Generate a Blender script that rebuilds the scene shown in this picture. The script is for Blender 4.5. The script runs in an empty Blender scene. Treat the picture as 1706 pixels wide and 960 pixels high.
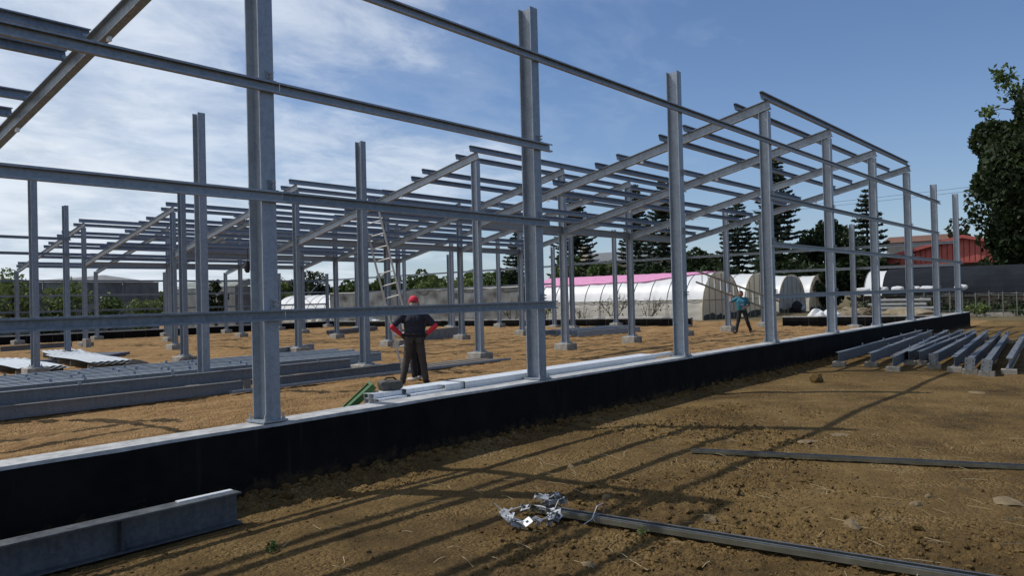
import bpy, bmesh, math, random
import numpy as np
from mathutils import Vector, Matrix

SC = bpy.context.scene
COL = SC.collection
R = math.radians
random.seed(7)
rng = np.random.default_rng(11)

# ------------------------------------------------------------------ camera
cam_d = bpy.data.cameras.new("camera")
cam = bpy.data.objects.new("camera", cam_d)
COL.objects.link(cam)
SC.camera = cam
YAW, PITCH, ROLL = 0.679405, 0.0124159, -0.0254208
cam_d.sensor_width = 36.0
cam_d.lens = 1331.68 / 1706 * 36
cam_d.clip_start, cam_d.clip_end = 0.05, 3000
fw = Vector((math.cos(PITCH) * math.cos(YAW), math.cos(PITCH) * math.sin(YAW), math.sin(PITCH)))
rt = fw.cross(Vector((0, 0, 1))).normalized()
up = rt.cross(fw)
r2 = math.cos(ROLL) * rt + math.sin(ROLL) * up
u2 = math.cos(ROLL) * up - math.sin(ROLL) * rt
CAM = Vector((-4.183, -6.236, 1.651))
cam.matrix_world = Matrix((
    (r2.x, u2.x, -fw.x, CAM.x), (r2.y, u2.y, -fw.y, CAM.y), (r2.z, u2.z, -fw.z, CAM.z), (0, 0, 0, 1)))

# ------------------------------------------------------------------ light
SUN = Vector((-0.32, 0.62, 1.0)).normalized()
sun_d = bpy.data.lights.new("sun", 'SUN')
sun_d.energy = 4.8
sun_d.angle = R(0.5)
sun_d.color = (1.0, 0.975, 0.93)
sun = bpy.data.objects.new("sun", sun_d)
sun.rotation_euler = (-SUN).to_track_quat('-Z', 'Y').to_euler()
sun.location = SUN * 60
COL.objects.link(sun)

W = bpy.data.worlds.new("World")
SC.world = W
W.use_nodes = True
wt = W.node_tree
wt.nodes.clear()


def N(nt, t, **kw):
    n = nt.nodes.new(t)
    for k, v in kw.items():
        if isinstance(k, str) and k.startswith("i_"):
            n.inputs[k[2:].replace("_", " ")].default_value = v
        else:
            setattr(n, k, v)
    return n


def mathn(nt, op, a, b=None, c=None, clamp=False):
    n = nt.nodes.new('ShaderNodeMath')
    n.operation = op
    n.use_clamp = clamp
    for i, x in enumerate((a, b, c)):
        if x is None:
            continue
        if isinstance(x, (int, float)):
            n.inputs[i].default_value = x
        else:
            nt.links.new(x, n.inputs[i])
    return n.outputs[0]


def ramp(nt, fac, stops):
    n = nt.nodes.new('ShaderNodeValToRGB')
    e = n.color_ramp.elements
    while len(e) < len(stops):
        e.new(0.5)
    for k, (p, c) in enumerate(stops):
        e[k].position = p
        e[k].color = (*c, 1) if len(c) == 3 else c
    nt.links.new(fac, n.inputs[0])
    return n.outputs[0]


def mix(nt, fac, a, b):
    n = nt.nodes.new('ShaderNodeMix')
    n.data_type = 'RGBA'
    for k, x in ((0, fac), (6, a), (7, b)):
        if isinstance(x, (int, float)):
            n.inputs[k].default_value = x
        elif isinstance(x, tuple):
            n.inputs[k].default_value = (*x, 1)
        else:
            nt.links.new(x, n.inputs[k])
    return n.outputs[2]


sky = N(wt, 'ShaderNodeTexSky', sky_type='NISHITA', sun_disc=False)
sky.sun_elevation = math.asin(SUN.z)
sky.sun_rotation = R(90) - math.atan2(SUN.y, SUN.x)
sky.air_density, sky.dust_density, sky.ozone_density = 1.0, 0.1, 2.5
tc = N(wt, 'ShaderNodeTexCoord')
sep = N(wt, 'ShaderNodeSeparateXYZ')
wt.links.new(tc.outputs['Generated'], sep.inputs[0])
zz = mathn(wt, 'MAXIMUM', sep.outputs[2], 0.0)
den = mathn(wt, 'ADD', zz, 0.16)
cx = mathn(wt, 'DIVIDE', sep.outputs[0], den)
cy = mathn(wt, 'DIVIDE', sep.outputs[1], den)
comb = N(wt, 'ShaderNodeCombineXYZ')
wt.links.new(cx, comb.inputs[0])
wt.links.new(cy, comb.inputs[1])
mp = N(wt, 'ShaderNodeMapping')
mp.inputs['Rotation'].default_value = (0, 0, R(-62))
mp.inputs['Scale'].default_value = (0.8, 1.15, 1)
wt.links.new(comb.outputs[0], mp.inputs[0])
n1 = N(wt, 'ShaderNodeTexNoise', i_Scale=0.95, i_Detail=7.0, i_Roughness=0.55, i_Distortion=0.25)
n2 = N(wt, 'ShaderNodeTexNoise', i_Scale=4.2, i_Detail=8.0, i_Roughness=0.62, i_Distortion=0.3)
wt.links.new(mp.outputs[0], n1.inputs[0])
wt.links.new(mp.outputs[0], n2.inputs[0])
cl = mathn(wt, 'ADD', mathn(wt, 'MULTIPLY', n1.outputs[0], 0.68), mathn(wt, 'MULTIPLY', n2.outputs[0], 0.32))
# the cloud bank lies towards the sun's side of the sky (+Y, -X) and thins out towards +X
side = mathn(wt, 'ADD', mathn(wt, 'MULTIPLY', sep.outputs[1], 0.64), mathn(wt, 'MULTIPLY', sep.outputs[0], -0.62))
cl = mathn(wt, 'ADD', cl, mathn(wt, 'MULTIPLY', side, 0.64))
clf = ramp(wt, cl, [(0.38, (0.02, 0.02, 0.02)), (0.50, (0.15, 0.15, 0.15)), (0.60, (0.55, 0.55, 0.55)), (0.78, (0.93, 0.93, 0.93))])
ccol = ramp(wt, n2.outputs[0], [(0.3, (6.9, 7.8, 8.9)), (0.62, (9.4, 10.2, 11.2))])
tint = N(wt, 'ShaderNodeVectorMath', operation='MULTIPLY')
tint.inputs[1].default_value = (0.86, 1.0, 1.20)
wt.links.new(sky.outputs[0], tint.inputs[0])
hz = mathn(wt, 'POWER', mathn(wt, 'SUBTRACT', 1.0, zz, clamp=True), 9.0)
hazy = mix(wt, mathn(wt, 'MULTIPLY', hz, 0.55), tint.outputs[0], (5.2, 6.1, 7.6))
skyc = mix(wt, clf, hazy, ccol)
bg = N(wt, 'ShaderNodeBackground', i_Strength=0.115)
wt.links.new(skyc, bg.inputs[0])
wo = N(wt, 'ShaderNodeOutputWorld')
wt.links.new(bg.outputs[0], wo.inputs[0])

SC.view_settings.view_transform = 'Standard'
SC.view_settings.look = 'None'
SC.view_settings.gamma = 1
SC.view_settings.exposure = -0.45
SC.cycles.max_bounces = 6
SC.cycles.use_denoising = True


# ------------------------------------------------------------------ materials
def material(name, base, rough=0.6, metal=0.0, var=None, vscale=8.0, bump=0.0, bscale=40.0, stretch=None, spec=0.5,
             trans=0.0, detail=5.0, obj_random=0.0):
    m = bpy.data.materials.new(name)
    m.use_nodes = True
    nt = m.node_tree
    b = nt.nodes['Principled BSDF']
    b.inputs['Roughness'].default_value = rough
    b.inputs['Metallic'].default_value = metal
    b.inputs['Specular IOR Level'].default_value = spec
    tcn = N(nt, 'ShaderNodeTexCoord')
    vec = tcn.outputs['Object']
    if stretch:
        mpn = N(nt, 'ShaderNodeMapping')
        mpn.inputs['Scale'].default_value = stretch
        nt.links.new(vec, mpn.inputs[0])
        vec = mpn.outputs[0]
    c = None
    if var is not None:
        nn = N(nt, 'ShaderNodeTexNoise', i_Scale=vscale, i_Detail=detail, i_Roughness=0.6)
        nt.links.new(vec, nn.inputs[0])
        c = ramp(nt, nn.outputs[0], [(0.32, base), (0.68, var)])
        if obj_random:
            oi = N(nt, 'ShaderNodeObjectInfo')
            v = mathn(nt, 'MULTIPLY_ADD', oi.outputs['Random'], obj_random, 1 - obj_random / 2)
            hs = N(nt, 'ShaderNodeHueSaturation')
            nt.links.new(v, hs.inputs['Value'])
            nt.links.new(c, hs.inputs['Color'])
            c = hs.outputs[0]
        nt.links.new(c, b.inputs['Base Color'])
    else:
        b.inputs['Base Color'].default_value = (*base, 1)
    if bump:
        nb = N(nt, 'ShaderNodeTexNoise', i_Scale=bscale, i_Detail=4.0)
        nt.links.new(vec, nb.inputs[0])
        bn = N(nt, 'ShaderNodeBump', i_Strength=bump, i_Distance=0.01)
        nt.links.new(nb.outputs[0], bn.inputs['Height'])
        nt.links.new(bn.outputs[0], b.inputs['Normal'])
    if trans:
        out = nt.nodes['Material Output']
        tr = N(nt, 'ShaderNodeBsdfTranslucent')
        if c is not None:
            nt.links.new(c, tr.inputs[0])
        else:
            tr.inputs[0].default_value = (*base, 1)
        ms = N(nt, 'ShaderNodeMixShader')
        ms.inputs[0].default_value = trans
        nt.links.new(b.outputs[0], ms.inputs[1])
        nt.links.new(tr.outputs[0], ms.inputs[2])
        nt.links.new(ms.outputs[0], out.inputs[0])
    return m


def steel_material(name, a, b_, rough):
    """hot-dip zinc: voronoi spangle over cloudy noise"""
    m = bpy.data.materials.new(name)
    m.use_nodes = True
    nt = m.node_tree
    b = nt.nodes['Principled BSDF']
    tcn = N(nt, 'ShaderNodeTexCoord')
    vo = N(nt, 'ShaderNodeTexVoronoi', i_Scale=38.0)
    no = N(nt, 'ShaderNodeTexNoise', i_Scale=5.0, i_Detail=6.0, i_Roughness=0.65)
    st = N(nt, 'ShaderNodeMapping')
    st.inputs['Scale'].default_value = (6, 6, 0.5)
    ns = N(nt, 'ShaderNodeTexNoise', i_Scale=3.0, i_Detail=3.0)
    nt.links.new(tcn.outputs['Object'], vo.inputs[0])
    nt.links.new(tcn.outputs['Object'], no.inputs[0])
    nt.links.new(tcn.outputs['Object'], st.inputs[0])
    nt.links.new(st.outputs[0], ns.inputs[0])
    sp = N(nt, 'ShaderNodeSeparateColor')
    nt.links.new(vo.outputs['Color'], sp.inputs[0])
    f = mathn(nt, 'ADD', mathn(nt, 'MULTIPLY', sp.outputs[0], 0.18), mathn(nt, 'MULTIPLY', no.outputs[0], 0.52))
    f = mathn(nt, 'ADD', f, mathn(nt, 'MULTIPLY', ns.outputs[0], 0.38))
    oi = N(nt, 'ShaderNodeObjectInfo')
    f = mathn(nt, 'ADD', f, mathn(nt, 'MULTIPLY_ADD', oi.outputs['Random'], 0.28, -0.14))
    c = ramp(nt, f, [(0.3, a), (0.72, b_)])
    nt.links.new(c, b.inputs['Base Color'])
    b.inputs['Metallic'].default_value = 0.3
    rr = mathn(nt, 'MULTIPLY_ADD', no.outputs[0], 0.3, rough - 0.15)
    nt.links.new(rr, b.inputs['Roughness'])
    return m


M = {}
M['steel'] = steel_material("galvanised_steel", (0.175, 0.21, 0.25), (0.32, 0.365, 0.42), 0.46)
M['steel_old'] = steel_material("dusty_galvanised_steel", (0.085, 0.095, 0.11), (0.20, 0.215, 0.23), 0.5)
M['steel_shaded'] = steel_material("shade_toned_steel", (0.045, 0.05, 0.058), (0.12, 0.13, 0.14), 0.5)  # dark tone paints in wall shadow, groove shade and lens falloff
M['bright'] = steel_material("new_galvanised_steel", (0.62, 0.65, 0.68), (0.80, 0.82, 0.84), 0.4)
M['sheet'] = steel_material('pale_roof_sheet', (0.30, 0.33, 0.36), (0.44, 0.47, 0.50), 0.5)
M['bolt'] = material("zinc_bolt", (0.5, 0.5, 0.5), 0.4, 0.8)
M['concrete'] = material("footing_concrete", (0.20, 0.18, 0.15), 0.9, var=(0.42, 0.40, 0.36), vscale=5, bump=0.5, bscale=30)
M['block'] = material('muddy_block', (0.12, 0.105, 0.085), 0.9, var=(0.27, 0.255, 0.225), vscale=6, bump=0.5, bscale=30)
M['cap'] = material("wall_top_mortar", (0.25, 0.25, 0.245), 0.8, var=(0.45, 0.45, 0.44), vscale=9, bump=0.5, bscale=25)
M['black'] = material("black_bitumen_paint", (0.008, 0.008, 0.0085), 0.9, var=(0.015, 0.0145, 0.014), vscale=3, bump=0.2, bscale=14, spec=0.06)
def splashed():
    m = M['black'].copy()
    m.name = "black_bitumen_with_soil_splash"
    nt = m.node_tree
    b = nt.nodes['Principled BSDF']
    old = b.inputs['Base Color'].links[0].from_socket
    tcn = N(nt, 'ShaderNodeTexCoord')
    sp = N(nt, 'ShaderNodeSeparateXYZ')
    nt.links.new(tcn.outputs['Object'], sp.inputs[0])
    no = N(nt, 'ShaderNodeTexNoise', i_Scale=7.0, i_Detail=7.0, i_Roughness=0.75)
    nt.links.new(tcn.outputs['Object'], no.inputs[0])
    f = mathn(nt, 'SUBTRACT', mathn(nt, 'MULTIPLY', no.outputs[0], 1.7), mathn(nt, 'MULTIPLY', sp.outputs[2], 2.6))
    f = ramp(nt, f, [(0.50, (0, 0, 0)), (0.85, (0.75, 0.75, 0.75))])
    c = mix(nt, f, old, (0.085, 0.055, 0.028))
    # runs left where the coating was brushed on
    mpn = N(nt, 'ShaderNodeMapping')
    mpn.inputs['Scale'].default_value = (9, 1, 0.7)
    nt.links.new(tcn.outputs['Object'], mpn.inputs[0])
    n2_ = N(nt, 'ShaderNodeTexNoise', i_Scale=1.4, i_Detail=4.0)
    nt.links.new(mpn.outputs[0], n2_.inputs[0])
    f2_ = ramp(nt, n2_.outputs[0], [(0.62, (0, 0, 0)), (0.72, (0.4, 0.4, 0.4))])
    c = mix(nt, f2_, c, (0.03, 0.029, 0.028))
    nt.links.new(c, b.inputs['Base Color'])
    return m


M['black_splashed'] = splashed()
M['joint'] = material("pale_joint", (0.12, 0.12, 0.11), 0.8)
M['clod'] = material("soil_clod", (0.060, 0.038, 0.015), 0.95, var=(0.15, 0.098, 0.038), vscale=5, bump=0.6, bscale=50, spec=0.1)
M['stone'] = material("pale_stone", (0.12, 0.088, 0.048), 0.9, var=(0.21, 0.16, 0.095), vscale=8, bump=0.6, bscale=40, spec=0.2)
M['straw'] = material("dry_straw", (0.30, 0.22, 0.10), 0.9, var=(0.42, 0.34, 0.2), vscale=4)
M['film'] = material("white_plastic_film", (0.78, 0.79, 0.80), 0.42, var=(0.88, 0.88, 0.88), vscale=1.2, bump=0.3, bscale=2.5, trans=0.30)
M['film_thin'] = material('thin_roof_film', (0.70, 0.73, 0.75), 0.5, var=(0.82, 0.84, 0.85), vscale=0.8, trans=0.65)
M['film_grey'] = material("grey_plastic_film", (0.33, 0.35, 0.36), 0.5, var=(0.45, 0.47, 0.48), vscale=0.8, trans=0.2)
M['curtain'] = material("dusty_film_curtain", (0.42, 0.40, 0.34), 0.6, var=(0.62, 0.60, 0.54), vscale=1.5, bump=0.5, bscale=6, stretch=(1, 0.4, 3), trans=0.2)
M['beige'] = material("weathered_beige_film", (0.78, 0.70, 0.53), 0.75, var=(0.88, 0.82, 0.68), vscale=1.6, stretch=(1.5, 1, 0.5), trans=0.65)
M['batten'] = material("weathered_batten", (0.34, 0.29, 0.21), 0.85)
M['dirtband'] = material("mouldy_film_skirt", (0.045, 0.045, 0.035), 0.9, var=(0.12, 0.115, 0.085), vscale=2.5)
M['pink'] = material("pink_shade_net", (0.66, 0.22, 0.44), 0.8, var=(0.74, 0.38, 0.56), vscale=5, stretch=(4, 1, 4), trans=0.2)
M['net'] = material("grey_shade_net", (0.11, 0.115, 0.115), 0.9, var=(0.22, 0.225, 0.225), vscale=1.4, bump=0.6, bscale=2.5, stretch=(1, 1, 0.5), spec=0.1)
M['net_pale'] = material('pale_net', (0.24, 0.26, 0.235), 0.9, var=(0.40, 0.43, 0.41), vscale=1.0, stretch=(1, 1, 0.5), trans=0.3, spec=0.1)
M['net_dark'] = material("black_shade_net", (0.009, 0.011, 0.015), 0.9, var=(0.017, 0.02, 0.026), vscale=1.1, stretch=(1, 1, 0.2), spec=0.15, bump=0.4, bscale=2)
M['netline'] = material("white_rope", (0.6, 0.6, 0.58), 0.7)
M['red'] = material("red_roof_sheet", (0.34, 0.070, 0.058), 0.6, var=(0.43, 0.11, 0.092), vscale=2.0)
M['red_dark'] = material("red_trim", (0.30, 0.05, 0.04), 0.55)
M['shadegap'] = material("dark_gap_shade", (0.03, 0.022, 0.016), 0.9)  # near-black colour standing in for shade in open gaps
M['brown_roof'] = material("brown_tile_roof", (0.11, 0.05, 0.032), 0.85, var=(0.16, 0.08, 0.05), vscale=3)
M['plaster'] = material("grey_plaster", (0.24, 0.23, 0.21), 0.9, var=(0.31, 0.30, 0.28), vscale=1)
M['beigewall'] = material("beige_plaster", (0.42, 0.36, 0.26), 0.9, var=(0.5, 0.43, 0.32), vscale=1)
M['slate'] = material("grey_slate_roof", (0.11, 0.115, 0.125), 0.8, var=(0.16, 0.165, 0.17), vscale=2)
M['pole'] = material("thin_pipe", (0.20, 0.20, 0.19), 0.6, 0.3)
M['wire'] = material("cable_sheath", (0.03, 0.03, 0.03), 0.7)
M['bark'] = material("tree_bark", (0.055, 0.042, 0.03), 0.95, var=(0.10, 0.08, 0.06), vscale=4, bump=0.5, bscale=12)
M['twig'] = material("bare_twig", (0.085, 0.065, 0.05), 0.95)
M['alu'] = material("ladder_aluminium", (0.55, 0.55, 0.52), 0.45, 0.5, var=(0.68, 0.67, 0.64), vscale=6)
M['oldladder'] = material("weathered_ladder", (0.05, 0.042, 0.034), 0.8, var=(0.10, 0.088, 0.07), vscale=6)
M['timber'] = material("old_timber_block", (0.20, 0.18, 0.15), 0.9, var=(0.33, 0.30, 0.26), vscale=10, stretch=(1, 6, 6))
M['green'] = material("green_plastic", (0.02, 0.075, 0.012), 0.5, var=(0.035, 0.11, 0.022), vscale=6)
M['greybag'] = material("grey_tool_bag", (0.05, 0.05, 0.047), 0.85, var=(0.09, 0.088, 0.08), vscale=10, bump=0.5, bscale=30)
M['darkcloth'] = material("black_cloth", (0.010, 0.010, 0.013), 0.95, var=(0.02, 0.02, 0.024), vscale=6)
M['bluegrey'] = material("blue_grey_sheet", (0.07, 0.085, 0.12), 0.55, 0.3, var=(0.11, 0.125, 0.16), vscale=3)
M['board'] = material("grey_site_board", (0.16, 0.165, 0.165), 0.8, var=(0.25, 0.255, 0.25), vscale=4)
M['dusty'] = material("dusty_plank", (0.10, 0.085, 0.07), 0.9, var=(0.18, 0.155, 0.125), vscale=4, stretch=(0.5, 4, 4))
M['whitebag'] = material("white_woven_bag", (0.52, 0.53, 0.54), 0.7, var=(0.68, 0.68, 0.68), vscale=4, bump=0.5, bscale=10)
M['straws'] = material("heaped_dry_stalks", (0.13, 0.10, 0.06), 0.95, var=(0.27, 0.22, 0.15), vscale=3, bump=0.8, bscale=8)
M['rust'] = material("olive_rusty_tube", (0.085, 0.08, 0.055), 0.55, 0.35, var=(0.17, 0.16, 0.12), vscale=5, stretch=(1, 0.4, 1))
M['clip'] = material("bright_clip", (0.24, 0.25, 0.265), 0.5, 0.35, var=(0.42, 0.43, 0.45), vscale=30)
M['skin'] = material("skin", (0.30, 0.15, 0.09), 0.55, var=(0.34, 0.18, 0.11), vscale=12)
M['navy'] = material("navy_shirt", (0.012, 0.013, 0.026), 0.9, var=(0.020, 0.021, 0.036), vscale=9, bump=0.5, bscale=22)
M['trouser'] = material("dark_grey_trousers", (0.034, 0.029, 0.028), 0.9, var=(0.055, 0.047, 0.044), vscale=7, bump=0.5, bscale=18, stretch=(1, 1, 0.5))
M['redcloth'] = material("red_cloth", (0.50, 0.018, 0.045), 0.8, var=(0.62, 0.03, 0.06), vscale=9, bump=0.3, bscale=25)
M['glove'] = material("dark_glove", (0.045, 0.042, 0.038), 0.85)
M['shoe'] = material("dark_shoe", (0.016, 0.015, 0.015), 0.7)
M['shoe_white'] = material("pale_shoe", (0.5, 0.48, 0.45), 0.7)
M['teal'] = material("teal_shirt", (0.02, 0.135, 0.20), 0.85, var=(0.03, 0.18, 0.26), vscale=8, bump=0.4, bscale=20)
M['print'] = material("pale_shirt_print", (0.42, 0.45, 0.5), 0.85, var=(0.6, 0.45, 0.5), vscale=16)
M['jeans'] = material("black_trousers", (0.011, 0.011, 0.015), 0.9, var=(0.02, 0.02, 0.026), vscale=7)
M['hair'] = material("dark_hair", (0.012, 0.010, 0.009), 0.7)
M['greyhair'] = material("grey_neck_cloth", (0.32, 0.27, 0.23), 0.85)


def leafmat(name, a, b, trans=0.25):
    m = bpy.data.materials.new(name)
    m.use_nodes = True
    nt = m.node_tree
    bs = nt.nodes['Principled BSDF']
    bs.inputs['Roughness'].default_value = 0.6
    bs.inputs['Specular IOR Level'].default_value = 0.25
    tcn = N(nt, 'ShaderNodeTexCoord')
    nn = N(nt, 'ShaderNodeTexNoise', i_Scale=1.3, i_Detail=6.0, i_Roughness=0.75)
    nt.links.new(tcn.outputs['Object'], nn.inputs[0])
    c = ramp(nt, nn.outputs[0], [(0.33, a), (0.66, b)])
    nt.links.new(c, bs.inputs['Base Color'])
    tr = N(nt, 'ShaderNodeBsdfTranslucent')
    nt.links.new(c, tr.inputs[0])
    ms = N(nt, 'ShaderNodeMixShader')
    ms.inputs[0].default_value = trans
    nt.links.new(bs.outputs[0], ms.inputs[1])
    nt.links.new(tr.outputs[0], ms.inputs[2])
    nt.links.new(ms.outputs[0], nt.nodes['Material Output'].inputs[0])
    return m


M['leaf_dark'] = leafmat("dark_leaf", (0.012, 0.022, 0.008), (0.032, 0.052, 0.016))
M['leaf_mid'] = leafmat("mid_leaf", (0.048, 0.078, 0.020), (0.095, 0.135, 0.042))
M['leaf_pale'] = leafmat("pale_leaf", (0.10, 0.14, 0.038), (0.17, 0.21, 0.07))
M['needle'] = leafmat("pine_needle", (0.022, 0.036, 0.026), (0.048, 0.070, 0.045), 0.2)

# ------------------------------------------------------------------ object helpers


def tag(o, label=None, cat=None, group=None, kind=None):
    if label: o['label'] = label
    if cat: o['category'] = cat
    if group: o['group'] = group
    if kind: o['kind'] = kind
    return o


def obj(name, me, m=None, parent=None, loc=(0, 0, 0), rot=(0, 0, 0)):
    if isinstance(me, bmesh.types.BMesh):
        d = bpy.data.meshes.new(name)
        me.normal_update()
        me.to_mesh(d)
        me.free()
        me = d
    if m is not None and len(me.materials) == 0:
        me.materials.append(m)
    o = bpy.data.objects.new(name, me)
    COL.objects.link(o)
    o.location = loc
    o.rotation_euler = rot
    if parent is not None:
        o.parent = parent
    return o


def thing(name, label, cat, loc=(0, 0, 0), rotz=0.0, group=None):
    o = bpy.data.objects.new(name, None)
    COL.objects.link(o)
    o.empty_display_size = 0.2
    o.location = loc
    o.rotation_euler = (0, 0, rotz)
    return tag(o, label, cat, group, 'thing')


def BM():
    return bmesh.new()


def box(bm, x0, x1, y0, y1, z0, z1, mat=None):
    vs = [bm.verts.new(p) for p in ((x0, y0, z0), (x1, y0, z0), (x1, y1, z0), (x0, y1, z0), (x0, y0, z1), (x1, y0, z1), (x1, y1, z1), (x0, y1, z1))]
    if mat is not None:
        for v in vs:
            v.co = mat @ v.co
    for f in ((0, 3, 2, 1), (4, 5, 6, 7), (0, 1, 5, 4), (1, 2, 6, 5), (2, 3, 7, 6), (3, 0, 4, 7)):
        bm.faces.new([vs[i] for i in f])
    return vs


def h_prof(h, b, tw, tf):
    """outline of an H section: first coordinate along the flange width, second along the depth"""
    H, B, t = h / 2, b / 2, tw / 2
    return [(-B, -H), (B, -H), (B, -H + tf), (t, -H + tf), (t, H - tf), (B, H - tf), (B, H), (-B, H), (-B, H - tf), (-t, H - tf), (-t, -H + tf), (-B, -H + tf)]


def c_prof(h, b, lip, t):
    """lipped channel, web at a = -b/2, open towards +a"""
    H, B = h / 2, b / 2
    return [(-B, -H), (B, -H), (B, -H + lip), (B - t, -H + lip), (B - t, -H + t), (-B + t, -H + t), (-B + t, H - t), (B - t, H - t), (B - t, H - lip), (B, H - lip), (B, H), (-B, H)]


def extrude(bm, prof, p0, p1, upv=(0, 0, 1)):
    p0, p1 = Vector(p0), Vector(p1)
    ax = (p1 - p0).normalized()
    s = ax.cross(Vector(upv)).normalized()
    u = s.cross(ax)
    a = [bm.verts.new(p0 + s * x + u * y) for x, y in prof]
    b = [bm.verts.new(p1 + s * x + u * y) for x, y in prof]
    n = len(prof)
    for i in range(n):
        j = (i + 1) % n
        bm.faces.new((a[j], a[i], b[i], b[j]))
    bm.faces.new(a)
    bm.faces.new(b[::-1])


def tube(bm, pts, rad, seg=6, cap=True):
    pts = [Vector(p) for p in pts]
    if not hasattr(rad, '__len__'):
        rad = [rad] * len(pts)
    rings = []
    pn = None
    for i, p in enumerate(pts):
        d = (pts[min(i + 1, len(pts) - 1)] - pts[max(i - 1, 0)]).normalized()
        if pn is None:
            pn = d.orthogonal().normalized()
        pn = (pn - d * pn.dot(d)).normalized()
        q = d.cross(pn)
        rings.append([bm.verts.new(p + (pn * math.cos(2 * math.pi * k / seg) + q * math.sin(2 * math.pi * k / seg)) * rad[i]) for k in range(seg)])
    for a, b in zip(rings, rings[1:]):
        for k in range(seg):
            bm.faces.new((a[k], a[(k + 1) % seg], b[(k + 1) % seg], b[k]))
    if cap and seg > 2:
        bm.faces.new(rings[0][::-1])
        bm.faces.new(rings[-1])


def bevel_all(bm, w, seg=1):
    bmesh.ops.bevel(bm, geom=bm.edges[:] + bm.verts[:], offset=w, segments=seg, affect='EDGES', profile=0.5)


ORD = ["first", "second", "third", "fourth", "fifth", "sixth", "seventh", "eighth", "ninth", "tenth", "eleventh", "twelfth"]

# ------------------------------------------------------------------ ground
TAB = rng.random((256, 256)).astype(np.float64)


def vnoise(x, y, s=0):
    x = x + s * 17.31
    y = y + s * 9.77
    xi, yi = np.floor(x).astype(int), np.floor(y).astype(int)
    fx, fy = x - xi, y - yi
    fx, fy = fx * fx * (3 - 2 * fx), fy * fy * (3 - 2 * fy)
    t = lambda a, b: TAB[a & 255, b & 255]
    return (t(xi, yi) * (1 - fx) + t(xi + 1, yi) * fx) * (1 - fy) + (t(xi, yi + 1) * (1 - fx) + t(xi + 1, yi + 1) * fx) * fy


def fbm(x, y, o=4, s=0, g=0.5):
    a, r, n = 1.0, 0.0, 0.0
    for k in range(o):
        r = r + a * vnoise(x * 2 ** k, y * 2 ** k, s + k)
        n += a
        a *= g
    return r / n - 0.5


def sstep(a, b, x):
    t = np.clip((x - a) / (b - a), 0, 1)
    return t * t * (3 - 2 * t)


def slope(y):
    return -0.004 * np.clip(y - 10, 0, 30)


def height(x, y):
    x = np.asarray(x, float)
    y = np.asarray(y, float)
    g = slope(y)
    outer = sstep(-0.05, -0.25, y)
    near = sstep(20, 9, x) * sstep(-16, -10, y)
    # outside: trodden soil, finely crumbled, with loose clods in patches and a low rough strip along the wall
    o = fbm(x * 0.5, y * 0.5, 3, 1) * 0.05 - 0.045 * np.exp(-((y + 0.62) / 0.30) ** 2)
    patch = sstep(0.0, 0.16, fbm(x * 0.55, y * 0.6, 3, 5) + 0.20 * sstep(-2.1, -3.0, y) * sstep(4.5, 2, x) * sstep(-1.2, 0.0, x) - 0.05)
    cl_ = np.abs(fbm(x * 7.5, y * 7.5, 4, 3, 0.6))
    o = o + patch * (0.12 * cl_ - 0.012)
    o = o + fbm(x * 15, y * 15, 4, 8, 0.72) * (0.016 + 0.022 * patch)
    berm = np.exp(-((y + 0.26) / 0.13) ** 2) * (0.02 + 0.16 * np.abs(fbm(x * 2.6, y * 2.6, 4, 9, 0.6)) + 0.14 * np.abs(fbm(x * 9, y * 9, 3, 12, 0.65)))
    rut = 0.03 * np.exp(-((y + 2.0 - 0.05 * x) / 0.22) ** 2) * fbm(x * 3, y * 3, 3, 15)
    o = (o - rut) * near + berm * sstep(34, 25, x)
    # inside: raked / driven furrows running along the building
    i = fbm(x * 0.30, y * 2.1, 4, 21) * 0.10 + fbm(x * 0.8, y * 5.0, 4, 24, 0.6) * 0.07 + fbm(x * 6, y * 7, 4, 27, 0.65) * 0.055
    i = i * sstep(70, 40, x) * sstep(60, 42, y)
    return g + o * outer + i * (1 - outer)


def axis(*seg):
    a = []
    for lo, hi, st in seg:
        a.append(np.arange(lo, hi - 1e-6, st))
    return np.unique(np.round(np.concatenate(a), 4))


gx = axis((-900, -300, 200), (-300, -40, 65), (-40, -8, 8), (-8, -2.6, 0.9), (-2.6, 6.5, 0.026), (6.5, 14, 0.065), (14, 36, 0.2), (36, 60, 0.8), (60, 140, 8), (140, 400, 52), (400, 1001, 200))
gy = axis((-900, -300, 200), (-300, -40, 65), (-40, -9, 6), (-9, -6.3, 0.45), (-6.3, -0.1, 0.026), (-0.1, 11, 0.07), (11, 42, 0.25), (42, 70, 0.9), (70, 150, 8), (150, 400, 50), (400, 1001, 200))
GX, GY = np.meshgrid(gx, gy, indexing='ij')
GZ = height(GX, GY)
nx, ny = len(gx), len(gy)
me = bpy.data.meshes.new("ground")
co = np.stack([GX, GY, GZ], -1).reshape(-1, 3).astype(np.float32)
me.vertices.add(nx * ny)
me.vertices.foreach_set("co", co.ravel())
ii, jj = np.meshgrid(np.arange(nx - 1), np.arange(ny - 1), indexing='ij')
q = np.stack([ii * ny + jj, (ii + 1) * ny + jj, (ii + 1) * ny + jj + 1, ii * ny + jj + 1], -1).reshape(-1, 4).astype(np.int32)
me.loops.add(q.size)
me.loops.foreach_set("vertex_index", q.ravel())
me.polygons.add(len(q))
me.polygons.foreach_set("loop_start", np.arange(0, q.size, 4, dtype=np.int32))
me.update()
me.validate()
me.polygons.foreach_set("use_smooth", np.ones(len(q), bool))


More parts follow.
